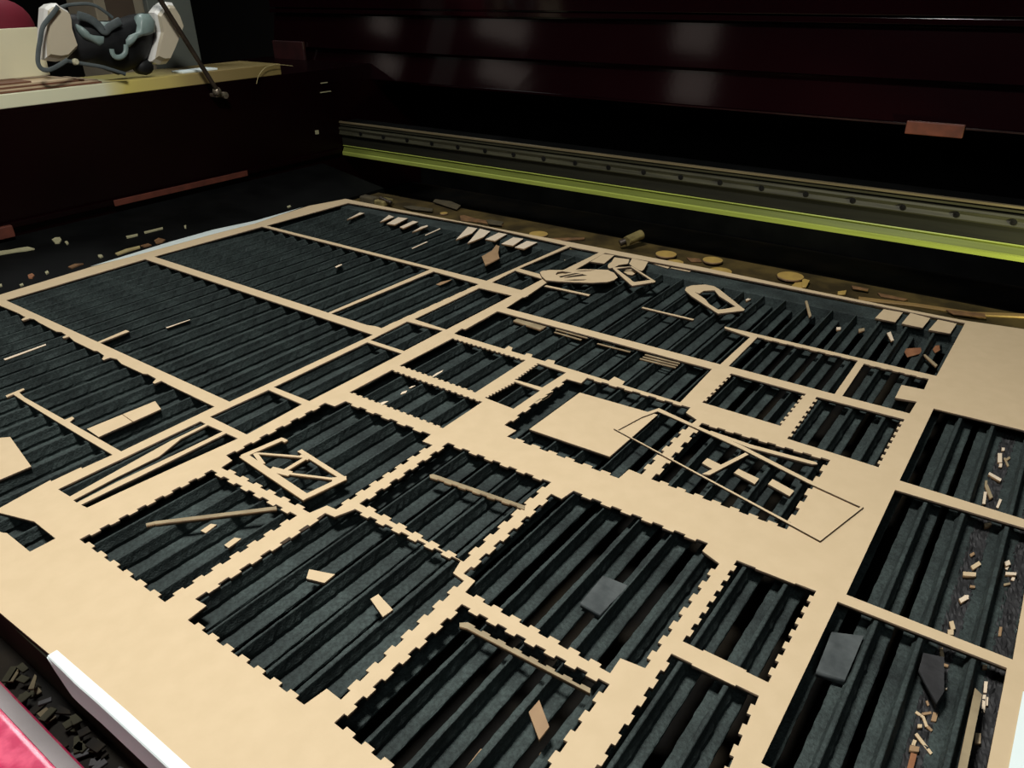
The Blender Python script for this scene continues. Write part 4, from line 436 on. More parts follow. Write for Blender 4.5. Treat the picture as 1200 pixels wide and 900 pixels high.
LEFT_SCRAPS = [('bone',[[448.7,1297.9,15.1],[461.6,1293.9,14.4],[473.4,1292.5,14.2],[485.7,1289.3,13.6],[489.8,1277.3,11.7],[479,1278.7,11.9],[461.8,1284.4,12.8],[443.6,1287.2,13.3]]),('bone',[[524.4,1293.3,14.3],[532,1297.4,15],[537.8,1294.6,14.5],[535.2,1284.9,12.9],[527.3,1276.3,11.5],[522,1278.8,11.9]]),('bone',[[534.9,1275.3,11.3],[539,1275.4,11.4],[536.9,1267.2,10],[532.1,1264.4,9.5]]),('bone',[[616.1,1239.7,5.5],[635,1237.4,5.1],[632,1232.7,4.3],[613.8,1233.7,4.5]]),('bone',[[647.1,1238.7,5.3],[680.7,1237.4,5.1],[677.9,1233.2,4.4],[645.1,1234.1,4.5]]),('bone',[[546.9,1203,-0.6],[551.6,1201.6,-0.8],[550.5,1194.6,-2],[545,1192.7,-2.3],[544.4,1197.2,-1.5]]),('olive2',[[569,1193.5,-2.2],[589.8,1197.3,-1.5],[612,1195.5,-1.8],[608.9,1189.7,-2.8],[587.3,1188.6,-2.9],[568.6,1185.8,-3.4]]),('rust2',[[640.2,1199.7,-1.1],[650.9,1204.3,-0.4],[655.3,1192.3,-2.3],[645.6,1187,-3.2],[636.7,1189.7,-2.8]]),('rust2',[[613.4,1195.3,-1.9],[626.9,1195.6,-1.8],[628,1188,-3.1],[614.8,1188.3,-3]]),('bone',[[462.2,1195.5,-1.8],[467,1197.4,-1.5],[465.7,1191.2,-2.5],[460.2,1188.4,-3]]),('rust',[[440.4,1200.4,-1],[447.2,1201.9,-0.8],[446.9,1195.1,-1.9],[440.3,1188.4,-3],[436.9,1191.2,-2.5]]),('bone',[[417.9,1179.1,-4.5],[423.4,1180.8,-4.2],[422.2,1176.2,-5],[417.3,1174.8,-5.2]]),('rust2',[[494.1,1191.6,-2.5],[506.4,1195.2,-1.9],[516,1189,-2.9],[504.5,1187,-3.2],[495.4,1184.7,-3.6]]),('bone',[[399.8,1196.2,-1.7],[402.2,1195.6,-1.8],[400.2,1190.4,-2.7],[397,1190.4,-2.7]]),('bone',[[711.1,1222.7,2.7],[715.4,1223.1,2.7],[708.7,1213.5,1.2],[706.6,1215.1,1.4]]),('bone',[[905.4,1190.3,-2.7],[913.2,1191.6,-2.5],[912.5,1186.9,-3.2],[903.2,1185,-3.6]])]
TRUSS = [[(320.4,540.6),(319.5,535.1),(360.3,528.8),(361.2,534.3)],[(361.5,533.6),(357.5,533.6),(357.4,525.4),(361.4,525.4)],[(325.5,538.5),(318,539.2),(308,441.7),(315.5,441)],[(310.3,447.6),(309.2,441.7),(349.4,434.4),(350.5,440.3)],[(346.2,437.1),(350.7,436.6),(358.5,503),(354,503.5)],[(332.6,531.1),(330.3,529.9),(352.4,486.5),(354.7,487.7)],[(355.5,487.1),(355.5,491.1),(324.9,490.5),(324.9,486.5)],[(327,484.5),(324.6,483.5),(343.3,440.7),(345.7,441.7)],[(344,446.7),(339.8,442.4),(348.3,434.1),(352.5,438.4)],[(325.5,501.7),(318.7,500),(323.7,479.7),(330.5,481.4)],[(355.2,496.8),(349.2,496.4),(349.9,485.3),(355.9,485.7)],[(332.1,532),(328.3,533.3),(321.3,513.2),(325.1,511.9)]]
TAPE_IN = [(111.3,445.7),(112.3,364.5),(112.3,301.7)]
TAPE_FOLD = [(105.4,439.7),(104.7,409),(105.7,361.9),(106.8,309.4)]
TAPE_LOW = [(105.7,445.8),(100.7,418.6),(103,394),(104.2,370.9),(102.7,328.6)]
TAPE_LEFT = [(513,1161.5),(575,1165.7),(652.3,1171.6),(732.7,1171.5),(809.2,1156.2),(916.1,1157.1),(799,1142.8),(717.6,1149.8),(639.6,1151.7),(568.6,1154.6)]
TAPE_RIGHT = [(365.7,-52.6),(427.1,-53.5)]
MASK = {
 'pod_a': [(630.6,342.5),(639.7,347.5),(650.5,348.9),(654.3,344.1),(664.3,337.8),(664.4,328.8),(661.3,313.2),(663.7,283.5),(642,268.9),(626.9,267.4),(608.5,271.5),(614.2,295.3),(621.8,318.8)],
 'pod_b': [(810.9,329.2),(823,339.5),(836.3,345.2),(848.1,343.7),(855.7,329.5),(859.5,309.1),(846,289.4),(829.5,267.8),(813.6,248.4),(800.2,248.4),(787.3,254.6),(799.7,280.1),(810.5,299.5)],
 'body': [(661.7,322.2),(674.7,332.5),(688.8,332),(717.1,320.6),(751.9,320),(787.9,328.1),(804.6,329.8),(812.9,325.1),(817.9,309),(810.8,283.3),(788.4,256.4),(766.2,244),(734.3,236.7),(718.3,244.2),(683.7,260.9),(659.1,262.9),(657.8,280)],
 'rim1': [(670.2,317.7),(670.6,309.5),(679.1,299.8),(694.8,296.1),(706,290.7),(710.2,298)],
 'rim2': [(715.5,279.6),(714.7,271),(721.6,265.6),(732.1,267.7),(739.6,275),(741.2,284.5)],
 'rim3': [(704.7,318.7),(712.2,307.2),(723.2,308.5),(738.6,317.1)],
 'rim4': [(745.4,301.7),(751.2,310.9),(762.2,319)],
 'strap1': [(642.4,344.7),(633.6,336.3),(620.6,326.3),(610.5,317.5),(603.6,302.7),(595.4,285.6),(589.3,267),(595.6,258),(611.3,259.1),(635.5,270.5)],
 'strap2': [(651.1,340.8),(668.2,345.5),(688.6,346.7),(707,346.1),(721.7,338.3),(737.4,324.7)],
 'strap3': [(634.5,269.1),(651.4,264.9),(666.7,260.8),(686.5,256.3),(700.1,251.3),(726.1,241.1)],
 'strap4': [(674.1,331.1),(687.4,327.8),(701.3,318.1),(710,303.7),(718.9,312.6),(740.3,320)],
 'buckle': (648.7,266.2),
 'lobe_a': [(674.1,318.2),(677.7,316.2),(680.6,306.9),(693.2,301.5),(715.8,298.3),(710.4,286.3),(700.9,283.1),(690.2,290.5),(677.1,299.7),(673,309.1)],
 'lobe_b': [(775.3,325),(783.2,329.3),(798.7,328.3),(805.4,317.9),(802,300.3),(788.7,296.1),(774.4,295),(756.9,289.2),(745.5,278.3),(739,280.7),(739.3,290.3),(747.9,297.5),(763.5,301.5),(770.1,311.8)],
 'lobe_c': [(708.4,320.2),(725.2,319.1),(745,319.7),(745.2,313.8),(728.2,306.1),(717.5,302.5),(711.7,308.9)],
}

# ================================================================ structure
box('floor', -1500, 3200, -2000, 4400, -900, -880, 'concrete').update_tag()
bpy.data.objects['floor']['kind'] = 'structure'
tag(box('wall_left', -1500, 3200, 4200, 4250, -880, 1800, 'room'), kind='structure')
tag(box('wall_far', 2600, 2650, -2000, 4200, -880, 1800, 'room'), kind='structure')

# ================================================================ laser cutter body
machine = empty('laser_cutter', (0.6, 0.5, -0.88), 'large dark maroon laser cutter with open lid around the cut sheet', 'machine')
# cabinet below
bm = bmesh.new()
box_bm(bm, -50, 1480, -330, 1480, -880, -95)
me = mesh_from(bm, 'cabinet'); me.transform(Matrix.Translation(-machine.location))
link('cabinet', me, ('maroon',), machine)
box('chip_tray', 20, 1400, -250, 1330, -94, -70, 'pan', machine)
# side wall with its sloping foot
bm = bmesh.new()
box_bm(bm, 20, 1440, 1340, 1480, -94, 200)
box_bm(bm, 20, 1440, 1341, 1700, 200, 208.5)
me = mesh_from(bm, 'side_wall'); me.transform(Matrix.Translation(-machine.location))
link('side_wall', me, ('maroon',), machine)
prof = [(1158, -94), (1158, -8), (1339.5, 22), (1339.5, -94)]
bm = bmesh.new()
r0 = [bm.verts.new((20 * MM, a * MM, z * MM)) for a, z in prof]
r1 = [bm.verts.new((1130 * MM, a * MM, z * MM)) for a, z in prof]
for i in range(4): bm.faces.new((r0[i], r0[(i + 1) % 4], r1[(i + 1) % 4], r1[i]))
bm.faces.new(r0); bm.faces.new(r1)
me = mesh_from(bm, 'side_ledge'); me.transform(Matrix.Translation(-machine.location))
link('side_ledge', me, ('black',), machine)
box('wall_trim', 300, 1180, 1331, 1339.8, 36, 46, 'maroon', machine, 1.5)
tag(box('trim_patch', 655, 930, 1329, 1330.8, 34.5, 45, 'brick', machine, .6), 'lit brick-red stretch of the trim')  # trim's lit stretch coloured red, its shaded rest left dark maroon
tag(box('trim_patch', 440, 486, 1322, 1330.5, 26, 44, 'brick', machine, 1.0), 'orange-brown end of the trim')
# end rails that carry the slats, and the ledges round the bed
box('slat_rail', 968, 1007, -120, 1150, -30, -4.5, 'soot', machine, 1.0)
box('slat_rail', 105.4, 108.8, -300, 1150, -59, -4, 'olive3', machine, .5)
box('far_ledge', 1007.5, 1112, -250, 1157, -60, -13, 'ledge', machine, 1.0)
# front frame, rounded, with a grey strip modelled in place of a soft reflection
bm = bmesh.new()
box_bm(bm, -140, 81.5, -300, 1330, -93, 2, 16, 5)
me = mesh_from(bm, 'front_frame', True); me.transform(Matrix.Translation(-machine.location))
link('front_frame', me, ('pink',), machine)
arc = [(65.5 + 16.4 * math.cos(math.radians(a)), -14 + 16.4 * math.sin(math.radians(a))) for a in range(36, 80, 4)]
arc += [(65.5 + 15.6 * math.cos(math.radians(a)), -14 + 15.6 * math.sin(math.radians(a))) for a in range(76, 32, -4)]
me = sweep_mesh('reflection_band', arc, (-300, 1330)); me.transform(Matrix.Translation(-machine.location))
tag(link('reflection_band', me, ('grey_reflection',), machine), 'grey reflection band along the pink frame')
# rear cavity
box('rear_panel', 1440, 1450, -330, 1480, -94, 200, 'black', machine)
# ---- lid: three stepped panels with seams, hinged at the back
def panel(name, x0, x1, z0, z1, m='lid'):
    return box(name, x0, x1, -400, 1660, z0, z1, m, machine, 1.6)
lid = panel('lid', 1314, 1324, 170, 520, 'lid')
def sub(name, x0, x1, y0, y1, z0, z1, m, bev=1.2):
    bm = bmesh.new(); box_bm(bm, x0, x1, y0, y1, z0, z1, bev)
    me = mesh_from(bm, name); me.transform(Matrix.Translation(-machine.location))
    return link(name, me, (m,), lid)
for prof in ([(1296.4, 177), (1296, 177.8), (1310.8, 233.4), (1311.4, 234), (1316, 234), (1316, 177)],
             [(1296.4, 236), (1296, 236.8), (1310.6, 304.4), (1311.2, 305), (1316, 305), (1316, 236)]):
    me = sweep_mesh('lid_panel', prof, (-400, 1660)); me.transform(Matrix.Translation(-machine.location))
    link('lid_panel', me, ('lid',), lid)
sub('lid_panel', 1298, 1314, -400, 1660, 308, 316, 'lid', .7)
sub('lid_panel', 1300, 1314, -400, 1660, 319, 520, 'lid', .7)
sub('lid_lip', 1294, 1312, -400, 1190, 173.5, 176.8, 'lid', .5)
tag(sub('latch_tab', 1286, 1294, 150, 226, 163, 181, 'brick', 1.0), 'brick-red tab under the lid edge')
tag(sub('corner_bracket', 1288, 1296, 1545, 1655, 204, 248, 'maroon_lit', 2.0), 'lit red bracket at the lid corner')
# gas strut of the lid and its ball joint
STRUT = [(885, 1316, 201), (809, 1314, 348.5), (758, 1313, 448)]
strut = tube('gas_strut', STRUT, 4.2, 'rod', machine, smooth=False)
bm = bmesh.new()
bmesh.ops.create_uvsphere(bm, u_segments=16, v_segments=10, radius=8 * MM, matrix=Matrix.Translation((0.887, 1.318, 0.197)))
box_bm(bm, 884, 906, 1318, 1340, 186, 193, 2)
bmesh.ops.create_cone(bm, cap_ends=True, segments=16, radius1=6 * MM, radius2=6 * MM, depth=0.014, matrix=Matrix.Translation((0.905, 1.326, 0.188)) @ Matrix.Rotation(math.pi / 2, 4, 'X'))
me = mesh_from(bm, 'ball_joint'); me.transform(Matrix.Translation(-machine.location))
link('ball_joint', me, ('joint',), strut)

# ================================================================ gantry beam
gantry = empty('gantry_beam', (1.2, 0.5, 0.03), 'dark gantry rail with yellow-green lower edge spanning behind the bed', 'rail')
def ybar(name, prof, m, parent, y0=-330, y1=1338):
    me = sweep_mesh(name, prof, (y0, y1))
    me.transform(Matrix.Translation(-gantry.location))
    return link(name, me, (m,), parent)
ybar('beam_body', [(1193, 51), (1193, 100), (1240, 100), (1240, 32), (1199, 32), (1199, 48)], 'black', gantry)
ybar('web_plate', [(1192.2, 52), (1192.2, 73.5), (1192.9, 73.5), (1192.9, 52)], 'beam_dark', gantry)
ybar('beam_cap', [(1188, 98.6), (1188, 101.6), (1192, 102.2), (1194, 100.2), (1193.2, 98.6)], 'alu', gantry)
ybar('upper_flange', [(1192.6, 48.6), (1191.8, 49.6), (1192.6, 51), (1198.5, 51), (1198.5, 48.5)], 'lime_lip', gantry)
ybar('face_strip', [(1190.2, 38.2), (1195.6, 48.4), (1198.8, 48.4), (1198.8, 38.2)], 'lime', gantry)
ybar('lower_lip', [(1188.5, 30.0), (1188.3, 36.5), (1190.5, 38.0), (1198.8, 38.0), (1198.8, 29.5)], 'lime_lip', gantry)
rail = ybar('linear_rail', [(1186, 74), (1185, 76), (1187, 82), (1185, 87), (1186, 90), (1192.8, 90), (1192.8, 74)], 'steel', gantry)
ybar('drag_strip', [(1190, 93), (1189, 96), (1192.8, 96.5), (1192.8, 92)], 'steel', gantry)
for y in [14.2 + 67.6 * i for i in range(-4, 19)]:
    bm = bmesh.new()
    bmesh.ops.create_cone(bm, cap_ends=True, segments=14, radius1=0.0042, radius2=0.0038, depth=0.004, matrix=Matrix.Translation((1.1865, (y + 40) * MM, 0.0815)) @ Matrix.Rotation(math.pi / 2, 4, 'Y'))
    bmesh.ops.create_cone(bm, cap_ends=True, segments=6, radius1=0.0018, radius2=0.0018, depth=0.0046, matrix=Matrix.Translation((1.1864, (y + 40) * MM, 0.0815)) @ Matrix.Rotation(math.pi / 2, 4, 'Y'))
    me = mesh_from(bm, 'screw'); me.transform(Matrix.Translation(-gantry.location))
    link('screw', me, ('screw',), rail)

# ================================================================ slats
def ordinal(n):
    ones = ['', 'first', 'second', 'third', 'fourth', 'fifth', 'sixth', 'seventh', 'eighth', 'ninth', 'tenth', 'eleventh', 'twelfth', 'thirteenth', 'fourteenth', 'fifteenth', 'sixteenth', 'seventeenth', 'eighteenth', 'nineteenth']
    tens = {2: 'twent', 3: 'thirt', 4: 'fort'}
    if n < 20: return ones[n]
    t, u = divmod(n, 10)
    return tens[t] + ('ieth' if u == 0 else 'y-' + ones[u])
def slat_mesh(seed, blade=1.0, foot=0.0):
    """inverted T section, crusted with soot, along +x (mm, local y = 0 at the blade)"""
    rnd = random.Random(seed)
    prof = [(-10.5, -18), (-10.5, -16.4), (-9.8, -15.9), (-5, -15.8), (-1.0 * blade, -15.7), (-1.0 * blade, -14.2), (-1.8 * blade, -12.2), (-1.0 * blade, -7.5), (-.75 * blade, -3.7), (-.5 * blade, -3.2),
            (.5 * blade, -3.2), (.75 * blade, -3.7), (1.0 * blade, -7.5), (1.8 * blade, -12.2), (1.0 * blade, -14.2), (1.0 * blade, -15.7), (5, -15.8), (9.8, -15.9), (10.5, -16.4), (10.5, -18)]
    prof = [(y + math.copysign(foot, y) if abs(y) > 9 else y, z) for y, z in prof]
    bm = bmesh.new()
    N = 220
    rows = []
    w = [0.0] * len(prof)
    for k in range(N + 1):
        x = 109.0 + (966.0 - 109.0) * k / N
        row = []
        for i, (y, z) in enumerate(prof):
            w[i] = w[i] * 0.3 + rnd.gauss(0, 0.13)
            top = z > -4
            row.append(bm.verts.new((x * MM, (y + w[i] * (0.25 if top else 2.2 if -12.5 < z < -11 else 1)) * MM, (z + (0 if top else w[i] * 0.5)) * MM)))
        rows.append(row)
    n = len(prof)
    for a, b in zip(rows, rows[1:]):
        for i in range(n):
            bm.faces.new((a[i], a[(i + 1) % n], b[(i + 1) % n], b[i]))
    bm.faces.new(rows[0]); bm.faces.new(list(reversed(rows[-1])))
    return mesh_from(bm, 'slat')
thin = [slat_mesh(s, 0.9) for s in range(3)]
wide = [slat_mesh(s + 20, 1.1, 2.6) for s in range(3)]
far_ = [slat_mesh(s + 40, 1.15, -1.5) for s in range(3)]
thick = [slat_mesh(s + 10, 2.0) for s in range(2)]
for me in thin + thick + wide + far_: me.materials.append(M['soot'])
SL = list(range(-2, 39))
KNOWN = {-4: -114.6, -1: -26.6, 0: 3.6, 1: 30.4, 5: 150.4, 6: 179.4, 7: 208.1, 8: 238.3, 9: 268.0, 10: 296.4, 11: 325.0, 12: 353.3, 13: 383.1, 14: 412.6, 15: 445.0, 16: 473.5, 17: 502.2, 18: 532.6, 22: 652.4, 23: 680.4, 25: 739.6, 29: 860.5, 30: 889.5, 38: 1122.3}
def slat_y(k):
    ks = sorted(KNOWN)
    for a, b in zip(ks, ks[1:]):
        if a <= k <= b: return KNOWN[a] + (KNOWN[b] - KNOWN[a]) * (k - a) / (b - a)
for k in SL:
    me = thick[k % 2] if k <= 5 else thin[k % 3] if k <= 9 else wide[k % 3] if k <= 17 else far_[k % 3]
    o = link('bed_slat', me, (), None, (0, slat_y(k) * MM, 0))
    n_right = k + 3
    lab = 'sooty steel bed slat, %s from the right under the sheet' % ordinal(n_right) if n_right <= 22 else 'sooty steel bed slat, %s from the left wall under the sheet' % ordinal(39 - k)
    tag(o, lab, 'slat', 'sooty slats of the laser bed')

# crumbled soot that fills the gaps between the right-most slats
bm = bmesh.new()
rnd = random.Random(21)
xs = [120 + 3.2 * i for i in range(262)]
def soot_strip(bm, y0, y1):
    rows = []
    n = 9
    for x in xs:
        row = []
        for j in range(n):
            f = j / (n - 1)
            row.append(bm.verts.new(Vector((x, y0 + (y1 - y0) * f + rnd.uniform(-.3, .3), -17.6 + 2.6 * rnd.random() ** 2 + 1.6 * abs(f - .5))) * MM))
        rows.append(row)
    for a, b in zip(rows, rows[1:]):
        for j in range(n - 1): bm.faces.new((a[j], a[j + 1], b[j + 1], b[j]))
soot_strip(bm, -17.0, -5.5)
soot_strip(bm, -46.5, -35.0)
me = mesh_from(bm, 'soot_crumbs')
c = Vector((0.5, -0.026, -0.018)); me.transform(Matrix.Translation(-c))
tag(link('soot_crumbs', me, ('char2',), None, c), 'black crumbled soot heaped between the right-most bed slats', 'soot', None, 'stuff')

# ================================================================ the cut sheet
o = prism('cut_sheet', OUTLINE, -3.0, 0.0, 'mdf', 'burnt', HOLES, centre=(550.0, 500.0))
tag(o, 'large tan fibreboard sheet with toothed rectangular holes cut out', 'board')

# tape folded over the near edge
def tape_mesh():
    def ex(L, k=1):
        (x0, y0), (x1, y1) = L[-2], L[-1]
        return L + [(x1 + (x1 - x0) * k, y1 + (y1 - y0) * k)]
    a = [(x, y) for x, y in TAPE_IN]; b = TAPE_FOLD; c = TAPE_LOW
    def at(L, y):
        for p, q in zip(L, L[1:]):
            if min(p[1], q[1]) <= y <= max(p[1], q[1]):
                t = (y - p[1]) / (q[1] - p[1] or 1); return p[0] + (q[0] - p[0]) * t
        return L[0][0] if abs(y - L[0][1]) < abs(y - L[-1][1]) else L[-1][0]
    bm = bmesh.new()
    rows = []
    N = 30
    for k in range(N + 1):
        y = 446.0 - (446.0 - 240.0) * k / N
        xi, xf = at(a, y), at(b, y)
        drop = min(1.0, max(0.0, (446.0 - y) / 26.0))
        d = 1.0 + 14.0 * drop ** .7
        xf = min(xf, 105.2)
        rows.append([bm.verts.new(Vector(v) * MM) for v in ((xi, y, 0.3), ((xi + xf) / 2, y, 0.5), (xf + .5, y, 0.5), (xf - .2, y, -0.4), (xf - .5 - .6 * drop, y, -d * .5), (xf - .6 - 1.6 * drop, y, -d))])
    for r0, r1 in zip(rows, rows[1:]):
        for i in range(5): bm.faces.new((r0[i], r0[i + 1], r1[i + 1], r1[i]))
    bmesh.ops.recalc_face_normals(bm, faces=bm.faces)
    if sum(f.normal.z for f in bm.faces) < 0: bmesh.ops.reverse_faces(bm, faces=bm.faces)
    bmesh.ops.solidify(bm, geom=list(bm.faces), thickness=0.0002)
    return mesh_from(bm, 'masking_tape', False)
me = tape_mesh()
c = Vector((0.108, 0.35, 0.0)); me.transform(Matrix.Translation(-c))
tag(link('masking_tape', me, ('paper',), None, c), 'white tape folded over the near edge of the tan sheet', 'tape')
tag(prism('masking_tape', TAPE_LEFT, 0.1, 0.5, 'bluepaper'), 'bluish white tape along the left edge of the tan sheet', 'tape')
(rx0, ry0), (rx1, ry1) = TAPE_RIGHT
tag(prism('masking_tape', [(rx0 - 60, ry0), (rx1, ry1), (rx1 + 2, -75), (rx0 - 60, -75)], 0.1, 0.6, 'paper'), 'white tape at the right edge of the photo on the sheet', 'tape')

# ================================================================ loose pieces on the slats and sheet
for (name, label, cat, group, m, z0, z1, pts, holes, tilt) in PIECES:
    edge = {'mdf': 'burnt', 'pale': 'edge_tan', 'brown': 'edge_tan', 'stickm': 'edge_tan'}.get(m)
    o = prism(name, pts, z0, z1, m, edge, holes)
    tag(o, label, cat, group)
    if tilt == 'crack':
        a = [(p[0], p[1]) for p in pts]
        s0 = ((a[0][0] + a[1][0]) / 2, (a[0][1] + a[1][1]) / 2); s1 = ((a[2][0] + a[3][0]) / 2, (a[2][1] + a[3][1]) / 2)
        prism('crack', [s0, (s0[0] + .7, s0[1]), (s1[0] + 2.5, s1[1]), (s1[0] + 1.5, s1[1])], z1, z1 + .15, 'edge_tan', None, (), o)
# truss of thin bars, one piece of fibreboard
bm = bmesh.new()
for k, q in enumerate(TRUSS):
    me, c = prism_mesh('bar', q, 0, 3.0 - 0.02 * k)
    me.transform(Matrix.Translation(c)); bm.from_mesh(me)
me = bpy.data.meshes.new('truss_offcut'); bm.to_mesh(me); bm.free()
c = Vector((TRUSS[2][0][0] * MM, TRUSS[2][0][1] * MM, 0)); me.transform(Matrix.Translation(-c))
me.materials.clear()
for p in me.polygons: p.material_index = 1 if abs(p.normal.z) < 0.5 else 0
tag(link('truss_offcut', me, ('mdf', 'edge_tan'), None, c + Vector((0, 0, -.0028))), 'tan zigzag truss of thin bars lying in the left middle hole', 'offcut')

# ---- small chips in the right-hand holes
def where(p):
    x, y = p
    if x > 620: return 'far right part of the bed'
    if x > 450: return 'upper right hole'
    if x > 300: return 'middle right hole'
    return 'bottom right hole'
cnt = {}
for m, q, z in CHIPS:
    cx, cy = sum(p[0] for p in q) / 4, sum(p[1] for p in q) / 4
    L = max(math.dist(q[0], q[1]), math.dist(q[1], q[2]))
    W_ = min(math.dist(q[0], q[1]), math.dist(q[1], q[2]))
    k = round((cy - 3.2) / 29.45); dy = abs(cy - 3.2 - 29.45 * k)
    th = min(3.0, max(1.2, W_ * .7))
    zb = -15.6 if dy < 10.5 else -16.5
    if dy < 3.2: zb = -2.9
    o = prism('wood_chip', q, zb, zb + th, m, 'edge_tan' if m != 'rust' else None)
    shape = 'stick' if L > 3.2 * W_ else ('sliver' if L > 2 * W_ else 'chip')
    colr = {'pale': 'pale', 'mdf': 'tan', 'brown': 'brown', 'stickm': 'smoky brown', 'rust': 'rusty brown'}[m]
    tag(o, '%s wood %s among the soot in the %s' % (colr, shape, where((cx, cy))), 'chip', 'wood chips in the right-hand holes, %s %s, %s' % (colr, shape, where((cx, cy))))

# ---- scraps on the far ledge
n_disc = 0
for s in FAR_SCRAPS:
    if s[0] == 'disc':
        (cx, cy), R = s[1], s[2]
        pts = [(cx + R * math.cos(a * math.pi / 14), cy + R * math.sin(a * math.pi / 14)) for a in range(28)]
        zb = -12.9 + 3.1 * (n_disc % 2)
        o = prism('disc_offcut', pts, zb, zb + 3, 'gold', 'edge_tan')
        side = 'left half' if cy > 600 else 'middle' if cy > 380 else 'right'
        tag(o, '%s round golden disc on the far ledge, %s' % ('small' if R < 9 else 'larger', side), 'offcut', 'round discs on the far ledge, %s, %s' % ('small' if R < 9 else 'large', side))
        n_disc += 1
for i, s in enumerate([s for s in FAR_SCRAPS if s[0] == 'chip']):
    pts, m = s[1], s[2]
    cy = sum(p[1] for p in pts) / len(pts)
    zb = -12.9 if i % 2 else -9.8
    o = prism('scrap', pts, zb, zb + 2.6, m, None)
    side = 'left end' if cy > 750 else 'middle' if cy > 330 else 'right end'
    colr = {'olive': 'olive brown', 'rust2': 'dark rusty', 'gold': 'golden tan', 'gold2': 'long golden brown'}[m]
    tag(o, '%s scrap on the dusty far ledge, %s' % (colr, side), 'scrap', 'scraps on the far ledge, %s, %s' % (colr, side))
# tube lying on the far ledge and the dirty clamp at the far corner
t = empty('tube_end', (1.083, 0.535, -0.012), 'dirty brass-coloured tube lying on the far ledge behind the sheet', 'tube')
a, b = Vector((1062, 555, 1)), Vector((1092, 545, 6))
me_o = tube('tube_body', [tuple(a), tuple(b)], 8.0, 'brass', t, smooth=False)
tube('tube_collar', [tuple(a - (b - a) * .22 + Vector((0, 6, -2))), tuple(a + Vector((0, 2, 0)))], 5.0, 'rod', t, smooth=False)
cl = empty('clamp', (1.04, 1.09, -0.013), 'small dirty clamp at the far corner of the sheet', 'clamp')
box('clamp_body', 1028, 1046, 1088, 1125, -12.8, 2, 'olive', cl, 3)
box('clamp_jaw', 1030, 1060, 1062, 1088, -12.8, -1, 'brass', cl, 3)
tube('clamp_screw', [(1040, 1050, -4), (1040, 1080, 2)], 3.5, 'rod', cl, smooth=False)

# ---- specks on the sloping left ledge
for i, (m, pts) in enumerate(LEFT_SCRAPS):
    bm = bmesh.new()
    lo = [bm.verts.new(Vector((x, y, z + .1)) * MM) for x, y, z in pts]
    hi = [bm.verts.new(Vector((x, y, z + 2.0)) * MM) for x, y, z in pts]
    n = len(pts)
    bm.faces.new(hi); bm.faces.new(list(reversed(lo)))
    for k in range(n): bm.faces.new((lo[k], lo[(k + 1) % n], hi[(k + 1) % n], hi[k]))
    me = mesh_from(bm, 'ledge_scrap')
    c = Vector(pts[0]) * MM; me.transform(Matrix.Translation(-c))
    colr = {'bone': 'pale olive', 'olive2': 'yellowish', 'rust2': 'dark rusty', 'rust': 'orange-brown'}[m]
    L = max(math.dist(a[:2], b[:2]) for a in pts for b in pts)
    size = 'long' if L > 35 else 'short' if L > 14 else 'tiny'
    part = 'near' if c.x < .56 else 'middle' if c.x < .75 else 'far'
    tag(link('ledge_scrap', me, (m,), None, c), '%s %s scrap on the %s part of the black left ledge' % (size, colr, part), 'scrap', 'scraps on the left ledge, %s %s, %s part' % (size, colr, part))

# ---- scraps in the front tray between pink frame and sheet
rnd = random.Random(3)
spots = []
for i in range(46):
    y = 300 + 190 * rnd.random(); x = 86 + 14 * rnd.random()
    L, Wd = rnd.uniform(5, 13), rnd.uniform(3, 6)
    a = rnd.uniform(0, math.pi)
    m = rnd.choice(['olive', 'pan', 'olive3', 'char2', 'olive4' if i % 5 == 0 else 'pan', 'olive3'])
    q = [(x + (dx * math.cos(a) - dy * math.sin(a)), y + (dx * math.sin(a) + dy * math.cos(a))) for dx, dy in ((-L / 2, -Wd / 2), (L / 2, -Wd / 2), (L / 2, Wd / 2), (-L / 2, Wd / 2))]
    q = [(min(max(px, 83.0), 100.5), py) for px, py in q]
    z = -38 + 1.9 * (i % 6)
    colr = {'olive': 'olive brown', 'pan': 'sooty brown', 'char2': 'black charred', 'olive4': 'lighter grey-brown', 'olive3': 'dark olive'}[m]
    o = prism('tray_scrap', q, z, z + 1.8, m)
    tag(o, '%s scrap in the gap between pink frame and sheet' % colr, 'scrap', 'scraps in the front gap, %s' % colr)
tag(box('front_gutter', 82.5, 105.2, -300, 1150, -60, -38.2, 'pan', machine), None)

# ================================================================ things on the left shelf
board = empty('shelf_board', (0.75, 1.40, 0.2085), 'cream painted board lying on the machine side under the respirator', 'board')
bm = bmesh.new(); box_bm(bm, 300, 1056, 1341, 1470, 208.8, 229, 1.2)
me = mesh_from(bm, 'plank'); me.transform(Matrix.Translation(-board.location))
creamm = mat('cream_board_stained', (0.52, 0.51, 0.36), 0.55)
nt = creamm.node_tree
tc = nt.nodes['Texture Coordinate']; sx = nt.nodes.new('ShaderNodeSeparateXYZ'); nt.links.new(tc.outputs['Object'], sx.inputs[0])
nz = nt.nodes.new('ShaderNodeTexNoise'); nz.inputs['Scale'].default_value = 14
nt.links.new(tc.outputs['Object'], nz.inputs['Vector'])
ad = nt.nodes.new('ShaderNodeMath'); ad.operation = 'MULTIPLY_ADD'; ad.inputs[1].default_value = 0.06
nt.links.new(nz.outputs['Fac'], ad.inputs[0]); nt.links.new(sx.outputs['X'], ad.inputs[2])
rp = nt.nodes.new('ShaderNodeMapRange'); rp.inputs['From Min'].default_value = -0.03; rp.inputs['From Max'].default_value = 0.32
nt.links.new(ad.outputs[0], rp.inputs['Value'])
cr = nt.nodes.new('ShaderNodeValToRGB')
cr.color_ramp.elements[0].color = (0.68, 0.68, 0.48, 1); cr.color_ramp.elements[0].position = 0.0
